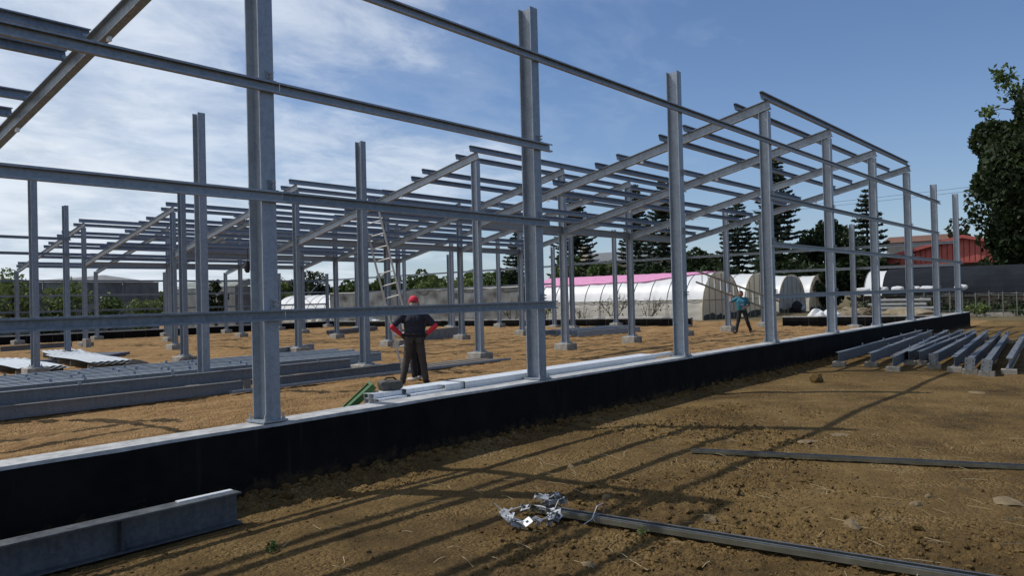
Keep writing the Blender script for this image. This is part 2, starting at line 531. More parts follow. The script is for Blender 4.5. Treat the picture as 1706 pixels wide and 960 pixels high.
def soil_material():
    m = bpy.data.materials.new("bare_soil")
    m.use_nodes = True
    nt = m.node_tree
    b = nt.nodes['Principled BSDF']
    b.inputs['Roughness'].default_value = 0.95
    b.inputs['Specular IOR Level'].default_value = 0.12
    tcn = N(nt, 'ShaderNodeTexCoord')
    P = tcn.outputs['Object']
    sp = N(nt, 'ShaderNodeSeparateXYZ')
    nt.links.new(P, sp.inputs[0])
    big = N(nt, 'ShaderNodeTexNoise', i_Scale=0.6, i_Detail=5.0, i_Roughness=0.6)
    mid = N(nt, 'ShaderNodeTexNoise', i_Scale=2.2, i_Detail=7.0, i_Roughness=0.68)
    fine = N(nt, 'ShaderNodeTexNoise', i_Scale=34.0, i_Detail=6.0, i_Roughness=0.7)
    for n in (big, mid, fine):
        nt.links.new(P, n.inputs[0])
    mpn = N(nt, 'ShaderNodeMapping')
    mpn.inputs['Scale'].default_value = (0.35, 2.4, 1)
    nt.links.new(P, mpn.inputs[0])
    streak = N(nt, 'ShaderNodeTexNoise', i_Scale=1.3, i_Detail=6.0, i_Roughness=0.65)
    nt.links.new(mpn.outputs[0], streak.inputs[0])
    # clean tan subsoil graded inside the building, darker trodden topsoil outside, lens falloff painted in
    f_in = mathn(nt, 'ADD', mathn(nt, 'MULTIPLY', streak.outputs[0], 0.6), mathn(nt, 'MULTIPLY', mid.outputs[0], 0.4))
    c_in = ramp(nt, f_in, [(0.36, (0.145, 0.085, 0.036)), (0.48, (0.30, 0.178, 0.076)), (0.64, (0.41, 0.258, 0.118))])
    f_out = mathn(nt, 'ADD', mathn(nt, 'MULTIPLY', big.outputs[0], 0.55), mathn(nt, 'MULTIPLY', mid.outputs[0], 0.45))
    c_out = ramp(nt, f_out, [(0.36, (0.072, 0.047, 0.020)), (0.46, (0.142, 0.090, 0.035)), (0.56, (0.205, 0.132, 0.051)), (0.66, (0.255, 0.178, 0.083))])
    fac = mathn(nt, 'ADD', mathn(nt, 'MULTIPLY', sp.outputs[1], 2.2), 0.75, clamp=True)
    far = mathn(nt, 'MULTIPLY_ADD', sp.outputs[0], 0.25, -9.4, clamp=True)
    c = mix(nt, fac, c_out, c_in)
    c = mix(nt, far, c, (0.15, 0.12, 0.065))
    vo = N(nt, 'ShaderNodeTexVoronoi', i_Scale=42.0)
    vo2 = N(nt, 'ShaderNodeTexVoronoi', i_Scale=17.0)
    nt.links.new(P, vo.inputs[0])
    nt.links.new(P, vo2.inputs[0])
    sc1 = N(nt, 'ShaderNodeSeparateColor')
    nt.links.new(vo.outputs['Color'], sc1.inputs[0])
    cn = N(nt, 'ShaderNodeTexNoise', i_Scale=1.1, i_Detail=5.0, i_Roughness=0.65)
    nt.links.new(P, cn.inputs[0])
    crumb = ramp(nt, cn.outputs[0], [(0.40, (0.04, 0.04, 0.04)), (0.62, (1, 1, 1))])
    grit = mathn(nt, 'MULTIPLY', mathn(nt, 'SUBTRACT', sc1.outputs[0], 0.5), mathn(nt, 'MULTIPLY_ADD', crumb, 0.55, 0.10))
    grit = mathn(nt, 'ADD', grit, 0.28)
    fv = mathn(nt, 'ADD', mathn(nt, 'MULTIPLY_ADD', fine.outputs[0], 1.2, 0.12), grit)
    vm = N(nt, 'ShaderNodeVectorMath', operation='SCALE')
    nt.links.new(c, vm.inputs[0])
    nt.links.new(fv, vm.inputs[3])
    nt.links.new(vm.outputs[0], b.inputs['Base Color'])
    f2 = N(nt, 'ShaderNodeTexNoise', i_Scale=90.0, i_Detail=5.0, i_Roughness=0.75)
    nt.links.new(P, f2.inputs[0])
    h = mathn(nt, 'ADD', mathn(nt, 'MULTIPLY', fine.outputs[0], 1.0), mathn(nt, 'MULTIPLY', f2.outputs[0], 0.5))
    h = mathn(nt, 'SUBTRACT', h, mathn(nt, 'MULTIPLY', mathn(nt, 'MULTIPLY', vo.outputs['Distance'], 1.3), crumb))
    h = mathn(nt, 'SUBTRACT', h, mathn(nt, 'MULTIPLY', mathn(nt, 'MULTIPLY', vo2.outputs['Distance'], 1.2), crumb))
    bn = N(nt, 'ShaderNodeBump', i_Strength=1.0, i_Distance=0.035)
    nt.links.new(h, bn.inputs['Height'])
    nt.links.new(bn.outputs[0], b.inputs['Normal'])
    return m


M['soil'] = soil_material()
tag(obj("ground", me, M['soil']), kind='structure')


def gz(x, y):
    return float(height(np.array([x]), np.array([y]))[0])


# ------------------------------------------------------------------ perimeter walls
WALL_Z = 0.6
t = thing("perimeter_wall", "long low black painted wall in front, carrying the nearest column row", "wall", (0, 0, 0))
bm = BM()
box(bm, -14, 33.55, -0.15, 0.125, -0.4, WALL_Z - 0.02)
obj("wall_body", bm, M['black_splashed'], t)
bm = BM()
xs = np.arange(-14, 33.6, 0.35)
xs[-1] = 33.55
rows = []
for x in xs:
    jz = float(vnoise(np.array([x * 1.3]), np.array([3.3]))[0]) * 0.008
    j1, j2 = (float(vnoise(np.array([x * 2.1]), np.array([k]))[0]) * 0.008 for k in (7.7, 11.1))
    rows.append([bm.verts.new(p) for p in ((x, -0.153 - j1, WALL_Z - 0.022 - j1 * 1.5), (x, -0.140 - j1, WALL_Z - 0.006 + jz), (x, 0.121 + j2, WALL_Z - 0.004 + jz), (x, 0.128 + j2, WALL_Z - 0.03))])
for a, b in zip(rows, rows[1:]):
    for k in range(3):
        bm.faces.new((a[k], b[k], b[k + 1], a[k + 1]))
bm.faces.new(rows[0])
bm.faces.new(rows[-1][::-1])
obj("wall_top", bm, M['cap'], t)

PW = {}


def panel_wall(name, label, p0, p1, ztop0, ztop1):
    """far walls, cast in bays with pale joints"""
    p0, p1 = Vector((*p0, 0)), Vector((*p1, 0))
    t = thing(name, label, "wall", p0, math.atan2(p1.y - p0.y, p1.x - p0.x))
    L = (p1 - p0).length
    n = max(1, round(L / 1.3))
    for k in range(n):
        a, b = L * k / n, L * (k + 1) / n
        za, zb = (ztop0 + (ztop1 - ztop0) * s / L for s in (a, b))
        bm = BM()
        vs = box(bm, a + 0.012, b - 0.012, -0.10, 0.10, -0.5, za - 0.05)
        for v in vs:
            if v.co.z > 0 and v.co.x > (a + b) / 2:
                v.co.z = zb - 0.05
        obj("wall_bay", bm, M['black'], t)
    bm = BM()
    vs = box(bm, 0.0, L, -0.088, 0.088, -0.5, ztop0 - 0.056)
    for v in vs:
        if v.co.z > 0 and v.co.x > L / 2: v.co.z = ztop1 - 0.056
    obj("joint_backing", bm, M['joint'], t)
    bm = BM()
    vs = box(bm, 0.0, L, -0.115, 0.115, ztop0 - 0.048, ztop0)
    for v in vs:
        if v.co.x > L / 2: v.co.z += ztop1 - ztop0
    obj("wall_top", bm, M['cap'], t)
    return t


panel_wall("end_wall", "far black end wall right of the opening, below the arched tunnels", (33.3, 0.2), (33.3, 7.6), 0.47, 0.45)
panel_wall("end_wall", "far black end wall left of the opening, below the pink netting", (33.3, 12.3), (33.3, 40.4), 0.42, 0.27)
panel_wall("side_wall", "far black side wall at the left, below the bushes and grey nets", (33.15, 40.55), (-8, 40.55), 0.32, 0.34)

# ------------------------------------------------------------------ columns
HC = h_prof(0.20, 0.15, 0.008, 0.012)
_sh = {}


def shaft_mesh(L):
    k = round(L, 3)
    if k not in _sh:
        bm = BM()
        # profile's depth axis must lie along Y: use up = Y when extruding along Z
        extrude(bm, HC, (0, 0, 0.018), (0, 0, L), (0, 1, 0))
        d = bpy.data.meshes.new("shaft")
        bm.normal_update(); bm.to_mesh(d); bm.free()
        d.materials.append(M['steel'])
        _sh[k] = d
    return _sh[k]


bm = BM(); box(bm, -0.125, 0.125, -0.14, 0.14, 0.0, 0.016)
plate_me = bpy.data.meshes.new("base_plate"); bm.to_mesh(plate_me); bm.free(); plate_me.materials.append(M['steel'])
bm = BM()
tube(bm, [(0, 0, 0.0), (0, 0, 0.022)], 0.017, 6)
tube(bm, [(0, 0, 0.022), (0, 0, 0.055)], 0.009, 6)
bolt_me = bpy.data.meshes.new("bolt"); bm.to_mesh(bolt_me); bm.free(); bolt_me.materials.append(M['bolt'])
bm = BM()
box(bm, -0.04, 0.04, -0.006, 0, -0.02, 0.10)
box(bm, -0.04, 0.04, -0.052, -0.006, 0.0, 0.006)
cleat_me = bpy.data.meshes.new("cleat"); bm.to_mesh(cleat_me); bm.free(); cleat_me.materials.append(M['steel'])

_fb = BM(); box(_fb, -0.26, 0.26, -0.25, 0.25, -0.35, 0.0); bevel_all(_fb, 0.012)
foot_me = bpy.data.meshes.new("footing_block"); _fb.to_mesh(foot_me); _fb.free(); foot_me.materials.append(M['concrete'])
_fg = BM(); box(_fg, -0.15, 0.15, -0.165, 0.165, 0.001, 0.02)
grout_me = bpy.data.meshes.new("grout_pad"); _fg.to_mesh(grout_me); _fg.free(); grout_me.materials.append(M['cap'])


def column(x, y, z0, top, label, group, bolts=True, cleats=()):
    t = thing("steel_column", label, "column", (x, y, z0), 0, group)
    obj("shaft", shaft_mesh(top - z0), None, t)
    obj("base_plate", plate_me, None, t)
    if bolts:
        for sx in (-0.095, 0.095):
            for sy in (-0.115, 0.115):
                obj("bolt", bolt_me, None, t, (sx, sy, 0.016))
    for h in cleats:
        obj("cleat", cleat_me, None, t, (0.03, -0.1, h - z0))
        for dz in (0.035, 0.075):
            obj("bolt", bolt_me, None, t, (0.03, -0.106, h - z0 + dz), (R(90), 0, 0))
    return t


wall_labels = [
    "nearest and widest steel column, on the black wall, its top out of frame",
    "tall bare-topped steel column on the wall right of the white channel stack",
    "bare-topped wall column right of the tallest, before the roofed frame",
    "wall column carrying the roof's nearest high corner, beside the teal-shirted worker",
    "wall column under the roof edge, above the step in the wall top",
    "wall column before the white bags, carrying the third rafter from the near corner",
    "wall column carrying the farthest rafter of the nearest roof bay",
    "bare-topped wall column just beyond the roofed frame",
    "farthest column on the black wall, bare-topped, before the red shed"]
GIRT = (1.6, 2.66, 3.64, 4.78)
for k in range(9):
    column(4 * k, 0, WALL_Z + 0.004, 5.38 if k not in (3, 4, 5, 6) else 5.375, wall_labels[k], "columns along the black wall", True, GIRT[:3] if k < 7 else GIRT[:2])

row_names = {1: "first row behind the black wall", 2: "second row behind the black wall", 3: "third row behind the black wall",
             4: "fourth row behind the black wall", 5: "last row along the far side wall"}
row_x = {1: [0, 4, 8, 12, 16, 20, 24, 28, 32], 2: [4, 8, 12, 16, 20, 24, 28, 32], 3: [8, 12, 16, 20, 24, 28, 32], 4: [12, 16, 20, 24, 28, 32], 5: [12, 16, 20, 24, 28, 32]}
for r, xl in row_x.items():
    y = 8.0 * r
    inview = [x for x in xl if not (r == 1 and x == 0)]
    for x in xl:
        g = float(slope(np.array([y]))[0])
        z0 = g + 0.21
        top = 5.375 if x <= 24 else 5.1
        if r == 5:
            top = 3.72
        elif x < 12:
            top = 5.08 if r == 2 else 5.35
        if x in inview:
            k = inview.index(x)
            what = "steel column"
            if x < 12 and r < 5: what = "bare-topped column"
            elif x > 24 and r < 5: what = "bare column beyond the roof"
            lab = f"{what}, {ORD[k]} from left in the {row_names[r]}"
            flab = f"concrete footing block, {ORD[k]} from left in the {row_names[r]}"
        else:
            lab, flab = "steel column out of frame at the left end of the first inner row", "concrete footing out of frame at the left end of the first inner row"
        column(x, y, z0 + 0.02, top, lab, "columns on footings inside the building", r <= 2)
        f = thing("concrete_footing", flab, "footing", (x, y, z0), R(rng.uniform(-4, 4)), "concrete footings of the columns")
        obj("footing_block", foot_me, None, f)
        obj("grout_pad", grout_me, None, f)
for k, y in enumerate((4, 12, 20, 28, 36)):
    z0 = float(slope(np.array([y]))[0]) + 0.10
    column(32, y, z0 + 0.02, 4.45, f"slim shorter gable column at the far end, {ORD[k]} from the black wall", "gable columns at the far end", False)
    f = thing("concrete_footing", f"low concrete pad under the {ORD[k]} gable column from the black wall", "footing", (32, y, z0), 0, "concrete footings of the columns")
    obj("footing_block", foot_me, None, f)
    obj("grout_pad", grout_me, None, f)

# ------------------------------------------------------------------ rafters, purlins, tie beams
HR = h_prof(0.20, 0.10, 0.007, 0.011)
SL = (5.49 - 3.655) / 8.0


def raf_z(yy):
    return 5.49 - SL * yy


bm = BM()
extrude(bm, HR, (0, -0.115, raf_z(-0.115)), (0, 7.885, raf_z(7.885)))
raf_me = bpy.data.meshes.new("beam"); bm.normal_update(); bm.to_mesh(raf_me); bm.free(); raf_me.materials.append(M['steel'])
bm = BM(); box(bm, -0.02, 0.02, -0.03, 0.03, -0.055, 0.0)
tab_me = bpy.data.meshes.new("bracing_tab"); bm.to_mesh(tab_me); bm.free(); tab_me.materials.append(M['bright'])
bm = BM(); box(bm, -0.05, 0.05, -0.006, 0.006, 0.0, 0.075)
pcl_me = bpy.data.meshes.new("purlin_cleat"); bm.to_mesh(pcl_me); bm.free(); pcl_me.materials.append(M['steel'])
PY = [-0.07, 0.50, 1.68, 2.25, 3.42, 4.00, 5.20, 5.76, 6.95, 7.50]
bay_names = ["nearest roof bay", "second roof bay", "third roof bay", "fourth roof bay", "farthest roof bay at the left"]


def rafter(x, b, lab):
    z = -b * 0.0
    t = thing("roof_rafter", lab, "rafter", (x, 8 * b, z), 0, "sloping roof rafters")
    obj("beam", raf_me, None, t)
    for yy in (2.9, 5.6):
        obj("bracing_tab", tab_me, None, t, (0, yy, raf_z(yy) - 0.101))
    for yy in PY:
        obj("purlin_cleat", pcl_me, None, t, (0, yy + (0.042 if yy > 0 else 0.042), raf_z(yy) + 0.098))


for b in range(5):
    for k, x in enumerate((12, 16, 20, 24)):
        rafter(x, b, f"sloping steel rafter, {ORD[k]} from the near end of the {bay_names[b]}")
rafter(0, 0, "large near rafter crossing the upper left corner of the view")

CP = c_prof(0.10, 0.05, 0.018, 0.004)
CPP = c_prof(0.14, 0.055, 0.02, 0.004)
CPR = c_prof(0.16, 0.065, 0.022, 0.004)
ang = math.atan(SL)
upn = (0, math.sin(ang), math.cos(ang))


def purlin(x0, x1, b, yy, lab, grp, prof=CPP, d=0.14):
    t = thing("roof_purlin", lab, "purlin", ((x0 + x1) / 2, 8 * b + yy, raf_z(yy)), 0, grp)
    L = x1 - x0
    off = 0.1 / math.cos(ang) + d / 2 + 0.003
    o = Vector((0, upn[1] * off, upn[2] * off))
    bm = BM()
    extrude(bm, prof, o + Vector((-L / 2, 0, 0)), o + Vector((L / 2 * 0.02, 0, 0)), upn)
    obj("channel", bm, M['steel'], t)
    bm = BM()
    extrude(bm, [(p * 0.93, q_ * 0.955) for p, q_ in prof], o + Vector((L / 2 * 0.02 - 0.25, 0, 0)), o + Vector((L / 2, 0, 0)), upn)
    obj("channel", bm, M['steel'], t)


for b in range(5):
    for k, yy in enumerate(PY):
        x0 = 11.8 + rng.uniform(-0.09, 0.06)
        x1 = 24.28 + rng.uniform(-0.05, 0.12)
        purlin(x0, x1, b, yy, f"long purlin, {ORD[k]} down from the high edge of the {bay_names[b]}", "roof purlins over the roofed frame",
               CPR if k == 0 else CPP, 0.16 if k == 0 else 0.14)
for k, yy in enumerate(PY):
    x1 = 0.02 + rng.uniform(-0.03, 0.05)
    purlin(-9.0, x1, 0, yy, f"purlin at upper left resting on the large near rafter, {ORD[k]} down from its high end", "purlins over the near rafter")

HT = h_prof(0.22, 0.11, 0.007, 0.011)
bm = BM(); extrude(bm, HT, (0.01, 0, 0), (3.99, 0, 0))
tie_me = bpy.data.meshes.new("beam"); bm.normal_update(); bm.to_mesh(tie_me); bm.free(); tie_me.materials.append(M['steel'])
bm = BM(); box(bm, 0.006, 0.018, -0.07, 0.07, -0.09, 0.09)
lug_me = bpy.data.meshes.new("end_lug"); bm.to_mesh(lug_me); bm.free(); lug_me.materials.append(M['steel'])
for r in (1, 2, 3, 4):
    for k, x in enumerate((12, 16, 20)):
        t = thing("tie_beam", f"horizontal valley beam, {ORD[k]} from the near end in the {row_names[r]}", "beam", (x, 8 * r + 0.0, 3.70), 0, "valley beams between column heads")
        obj("beam", tie_me, None, t)
        obj("end_lug", lug_me, None, t)
        obj("end_lug", lug_me, None, t, (3.976, 0, 0))

# ------------------------------------------------------------------ girts


def girt(p0, p1, lab, grp, name="wall_girt", sleeve=None):
    """web faces outwards; p0 is the middle of the run's start"""
    p0, p1 = Vector(p0), Vector(p1)
    t = thing(name, lab, "girt", p0, math.atan2(p1.y - p0.y, p1.x - p0.x), grp)
    L = (p1 - p0).length
    bm = BM()
    extrude(bm, CP, (0, 0, 0), (L, 0, p1.z - p0.z))
    obj("channel", bm, M['steel'], t)
    if sleeve:
        for s in sleeve:
            bm = BM(); box(bm, s - 0.07, s + 0.07, -0.031, -0.0262, -0.056, 0.056)
            obj("splice_plate", bm, M['steel'], t)
    return t


GYO = -0.131
lev = {1.6: "lowest", 2.66: "second lowest", 3.64: "third", 4.78: "topmost"}
wg = "wall girts bolted along the black wall's columns"
girt((-9, GYO, 1.55), (0.14, GYO, 1.55), "lowest near girt left of the widest column", wg)
girt((0.145, GYO, 1.55), (4.30, GYO, 1.55), "lowest girt crossing in front of the worker in the red cap", wg)
girt((-9, GYO, 2.61), (0.14, GYO, 2.61), "second lowest near girt left of the widest column", wg)
girt((0.145, GYO, 2.61), (4.22, GYO, 2.61), "second lowest girt between the widest column and the next one", wg)
girt((-9, GYO, 3.59), (0.13, GYO, 3.59), "third girt up, left of the widest column", wg)
girt((0.135, GYO, 3.59), (4.26, GYO, 3.59), "third girt up, between the widest column and the next one", wg)
girt((-9, GYO, 4.73), (4.16, GYO, 4.73), "topmost girt left of the tall bare-topped column, rising out of frame", wg)
girt((4.165, GYO, 4.73), (12.2, GYO, 4.73), "topmost girt from the tall bare-topped column to the roofed frame's corner", wg, sleeve=None)
girt((12.205, GYO, 4.73), (20.2, GYO, 4.73), "topmost girt in front of the roofed frame's near half", wg)
girt((20.205, GYO, 4.73), (28.45, GYO, 4.73), "topmost girt running to the bare-topped column beyond the roof", wg)
for z, n in ((3.59, "third girt up"), (2.61, "second lowest girt"), (1.55, "lowest girt")):
    e = 28.2 if z > 3 else 32.45
    girt((11.9, GYO, z), (20.2, GYO, z), f"{n} across the roofed frame's wall side, near half", wg)
    girt((20.205, GYO, z), (e, GYO, z), f"{n} across the roofed frame's wall side, far half", wg)
eg = "pale girts across the far end frame"
girt((32.135, 8.1, 2.55), (32.135, -0.08, 2.55), "lower pale girt across the far end, right of the opening", eg)
girt((32.135, 20.1, 3.42), (32.135, -0.08, 3.46), "upper pale girt across the far end, spanning over the opening", eg)
girt((32.135, 40.0, 3.25), (32.135, 20.105, 3.36), "upper pale girt across the far end's left half", eg)
girt((32.135, 36.0, 2.3), (32.135, 20.105, 2.38), "lower pale girt across the far end's left half", eg)
sg = "thin girts along the far side wall"
for z, n in ((1.55, "lowest"), (2.40, "middle"), (3.20, "topmost")):
    girt((-2, 40.15, z), (32.1, 40.15, z), f"{n} thin girt along the far side wall at the left", sg)
for z, n in ((3.60, "lower"), (4.15, "upper")):
    girt((-3, 23.87, z), (8.12, 23.87, z), f"{n} girt ending at the bare column near the left edge", "girts at the left ending at a bare column")

# rod bracing in the far corner bay
t = thing("cross_bracing", "thin crossed bracing rods in the far corner bay before the white tunnel", "bracing", (28, 39.9, 0))
for a, b in (((0.1, 0, 3.5), (3.9, 0, 0.5)), ((0.1, 0.03, 0.5), (3.9, 0.03, 3.5))):
    bm = BM(); tube(bm, [a, b], 0.016, 6)
    obj("brace_rod", bm, M['steel'], t)
# bundle hanging below the eave next to the big column
t = thing("hanging_bundle", "dark bundle hanging under an eave right of the widest column", "bundle", (12.3, 19.35, 2.78))
bm = BM()
tube(bm, [(0, 0, 0.9), (0.02, 0, 0.45)], 0.012, 6)
obj("strap", bm, M['darkcloth'], t)
bm = BM()
bmesh.ops.create_icosphere(bm, subdivisions=2, radius=1)
for v in bm.verts:
    n_ = 1 + 0.25 * (random.random() - 0.5)
    v.co = Vector((v.co.x * 0.11 * n_, v.co.y * 0.12 * n_, v.co.z * 0.24 * n_ + 0.25))
obj("bag_body", bm, M['darkcloth'], t)

# ------------------------------------------------------------------ H-beams lying outside on blocks
HB = h_prof(0.20, 0.10, 0.007, 0.011)
beams = [((13.66, -0.83), (23.76, -0.35), 0, "outer beam lying closest to the black wall"),
         ((13.69, -1.48), (23.79, -0.65), 0, "second lying beam out from the black wall, beam end open"),
         ((12.87, -2.11), (23.84, -1.07), 0, "lying beam whose near end sticks out past its neighbours, third from the wall"),
         ((14.44, -2.05), (24.28, -1.43), 0, "lying beam set back behind the third, open end on a pale block"),
         ((14.50, -2.25), (24.32, -1.75), 0, "lying beam set back, its open end on a bright block, fifth from the wall"),
         ((13.74, -2.67), (22.82, -2.02), 1, "lying beam with an end plate, nearest of those plates to the wall"),
         ((13.24, -3.13), (23.97, -2.15), 0, "lying beam on a bright upright block between two plated beams"),
         ((12.89, -3.45), (22.91, -2.63), 1, "lying beam with end plate, middle one of the three plated beams"),
         ((12.57, -3.77), (22.94, -2.81), 1, "lying beam with a leaning end plate, farthest plated one from the wall"),
         ((13.11, -4.05), (21.99, -3.31), 0, "lying beam at the right picture edge, outermost of the row")]
for k, (a, b, pl, lab) in enumerate(beams):
    a, b = Vector((*a, 0)), Vector((*b, 0))
    d = (b - a)
    L = d.length
    yaw = math.atan2(d.y, d.x)
    lean = (0, 0, 0.05, 0.0, -0.03, 0.0, 0.0, 0.08, 0.16, 0.06)[k]
    t = thing("lying_steel_beam", lab, "steel beam", (a.x, a.y, 0.2), yaw, "steel beams laid out beside the black wall")
    t.rotation_euler[0] = lean
    bm = BM(); extrude(bm, HB, (0, 0, 0), (L, 0, 0))
    obj("beam", bm, M['steel_old'], t)
    for s in (0.22, 0.45, 0.68, 0.9):
        if k in (5, 7, 8) and s < 0.4: continue
        bm = BM(); box(bm, L * s - 0.05, L * s + 0.05, -0.006, 0.006, 0.098, 0.165)
        obj("purlin_cleat", bm, M['steel'], t)
    if pl:
        bm = BM(); box(bm, -0.016, 0.0, -0.085, 0.085, -0.13, 0.11)
        obj("end_plate", bm, M['steel_old'], t)
        for sy in (-0.055, 0.055):
            for sz in (-0.1, -0.03, 0.05):
                bm = BM(); tube(bm, [(-0.019, sy, sz), (-0.0165, sy, sz)], 0.011, 8)
                obj("bolt_hole", bm, M['darkcloth'], t)
    for e, s in (("near", 0.05), ("far", L - 0.6)):
        p = a + d.normalized() * s
        g = gz(p.x, p.y)
        top = 0.2 - 0.105
        bm = BM()
        w = 0.13
        box(bm, -0.07, 0.09, -w, w, -0.06, top - g)
        bevel_all(bm, 0.008)
        nm = ("pale wall-side block" if k < 3 else "block")
        o = obj("support_block", bm, M['block' if (k + (e == 'far')) % 3 else 'timber'], None, (p.x, p.y, g), (0, 0, yaw + 0.1 * math.sin(k * 3.1)))
        tag(o, f"support block under the {e} end of the {ORD[k]} lying beam from the black wall", "block", "blocks under the lying beams", 'thing')

# big beam in the lower left corner, lying by the wall
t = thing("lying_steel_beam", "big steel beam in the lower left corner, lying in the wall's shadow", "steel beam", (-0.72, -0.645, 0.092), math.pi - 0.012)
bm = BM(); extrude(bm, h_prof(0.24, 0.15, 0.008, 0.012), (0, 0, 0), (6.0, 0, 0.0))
obj("beam", bm, M['steel_shaded'], t)  # beam colour darkened for the wall's shadow and lens falloff
bm = BM(); box(bm, 0.02, 0.46, -0.062, -0.012, 0.1205, 0.1285)
obj("bright_plate", bm, M['bright'], t)
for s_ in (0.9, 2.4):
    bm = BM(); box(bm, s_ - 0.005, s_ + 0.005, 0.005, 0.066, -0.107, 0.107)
    obj("web_stiffener", bm, M['steel_shaded'], t)

# thin sections in the foreground


def section_bundle(p0, p1, lab, ties, size=1.0):
    p0, p1 = Vector(p0), Vector(p1)
    t = thing("steel_section_bundle", lab, "steel sections", (p0.x, p0.y, p0.z), math.atan2(p1.y - p0.y, p1.x - p0.x))
    L = (p1 - p0).length
    dz = p1.z - p0.z
    for k, (sc, oz) in enumerate(((size, 0.0), (0.80 * size, 0.012))):
        bm = BM()
        extrude(bm, [(q_ * 1.15 * sc, p_ * 0.75 * sc) for p_, q_ in c_prof(0.10, 0.05, 0.020, 0.006)][::-1], (0.05 * k, 0, oz), (L, 0, oz + dz))
        obj("channel", bm, M['rust' if k == 0 else 'steel_shaded'], t)  # inner channel darkened to paint the groove's shade
    for s in ties:
        bm = BM()
        pts = [(s + 0.01 * math.sin(q_ * 2), 0.062 * math.cos(q_), 0.03 * math.sin(q_) + dz * s / L) for q_ in np.linspace(0, 6.6, 15)]
        pts += [(s + 0.02, 0.05, 0.06), (s + 0.03, 0.02, 0.11), (s + 0.01, -0.03, 0.10), (s, -0.09, 0.02), (s - 0.03, -0.16, -0.01)]
        tube(bm, pts, 0.003, 5)
        obj("wire_tie", bm, M['bolt'], t)


section_bundle((0.66, -2.50, 0.04), (0.83, -5.75, 0.045), "pair of wire-tied steel sections in the foreground, running off the bottom edge", (0.22, 0.55), 0.9)
section_bundle((3.36, -2.46, 0.03), (4.28, -5.6, 0.03), "pair of thin dark steel sections on the soil, running to the right edge", (), 0.72)

# bunch of clips threaded on wire
t = thing("clip_bunch", "bunch of bright metal clips strung on wire beside the foreground sections", "metal clips", (0.45, -2.62, 0.02))
bm = BM()
# bent clip: a plate with a square hole and a short return
pts = 0.042
ring = [(-pts, -pts), (pts, -pts), (pts, pts), (-pts, pts)]
hole = [(-0.014, -0.014), (0.014, -0.014), (0.014, 0.014), (-0.014, 0.014)]
for z, flip in ((0.0, False), (0.004, True)):
    o_ = [bm.verts.new((x, y, z)) for x, y in ring]
    h_ = [bm.verts.new((x, y, z)) for x, y in hole]
    for i in range(4):
        j = (i + 1) % 4
        f = (o_[i], o_[j], h_[j], h_[i])
        bm.faces.new(f if flip else f[::-1])
box(bm, -pts, pts, pts, pts + 0.004, -0.03, 0.004)
box(bm, -pts, -pts + 0.02, -pts - 0.045, -pts, 0.0, 0.004)
clip_me = bpy.data.meshes.new("clip"); bm.normal_update(); bm.to_mesh(clip_me); bm.free(); clip_me.materials.append(M['clip'])
loop = []
for k in range(34):
    a = 2 * math.pi * k / 34
    px = 0.20 * math.cos(a) - 0.02 + 0.03 * math.sin(3 * a)
    py = 0.19 * math.sin(a) + 0.02 * math.sin(2 * a)
    if 5 < k < 9: continue
    loop.append((px, py))
    o = obj("clip", clip_me, None, t, (px + random.uniform(-.02, .02), py + random.uniform(-.02, .02), 0.025 + random.uniform(0, 0.03)),
            (random.uniform(-.6, .6), random.uniform(-.55, .55), a + random.uniform(-.8, .8)))
    o.scale = (random.uniform(0.58, 0.76),) * 3
for k in range(6):
    obj("clip", clip_me, None, t, (0.26 + random.uniform(-.06, .08), 0.02 + random.uniform(-.07, .07), 0.075 + random.uniform(0, .03)), (random.uniform(-.7, .7), random.uniform(-.7, .7), random.uniform(0, 6)))
bm = BM()
tube(bm, [(x, y, 0.05) for x, y in loop], 0.003, 5)
tube(bm, [(-0.08, 0.14, 0.05), (-0.12, 0.20, 0.08), (-0.15, 0.22, 0.12)], 0.003, 5)
tube(bm, [(0.25, 0.02, 0.05), (0.35, -0.05, 0.10), (0.42, -0.02, 0.05)], 0.003, 5)
obj("threading_wire", bm, M['bright'], t)

# crumpled clear-grey plastic scrap on the bundle
bm = BM()
bmesh.ops.create_grid(bm, x_segments=8, y_segments=6, size=0.5)
for v in bm.verts:
    v.co = Vector((v.co.x * 0.2, v.co.y * 0.17, 0.06 * float(vnoise(np.array([v.co.x * 4 + 3]), np.array([v.co.y * 4 + 9]))[0]) * 1.6))
o = obj("plastic_scrap", bm, M['film_grey'], None, (0.83, -2.46, gz(0.83, -2.46) + 0.02), (0.1, 0.1, 0.6))
tag(o, "crumpled grey plastic scrap behind the end of the tied sections", "plastic scrap", kind='thing')

# ------------------------------------------------------------------ stones, clods, straw
stones = [((2.89, -5.31), 0.13, 0.022, "large flat pale stone near the right edge"),
          ((2.45, -4.77), 0.06, 0.03, "small pale stone left of the large flat one"),
          ((2.75, -4.78), 0.04, 0.035, "small upright stone beside another pale stone, right foreground"),
          ((5.28, -3.35), 0.11, 0.018, "pale flat stone beyond the thin dark sections"),
          ((4.55, -3.24), 0.11, 0.018, "pale flat stone patch nearest the thin dark sections' left part"),
          ((10.0, -4.0), 0.17, 0.03, "pale flat stone in front of the lying beams"),
          ((2.12, -1.81), 0.055, 0.04, "roundish tan stone in the patch of loose clods"),
          ((1.33, -2.72), 0.045, 0.03, "tan stone just right of the wire tie"),
          ((-0.09, -3.49), 0.08, 0.025, "flat tan stone at the bottom edge"),
          ((1.18, -3.67), 0.06, 0.04, "small tan stone right of the foreground sections"),
          ((1.59, -4.55), 0.07, 0.04, "small flat stone low in the right foreground")]
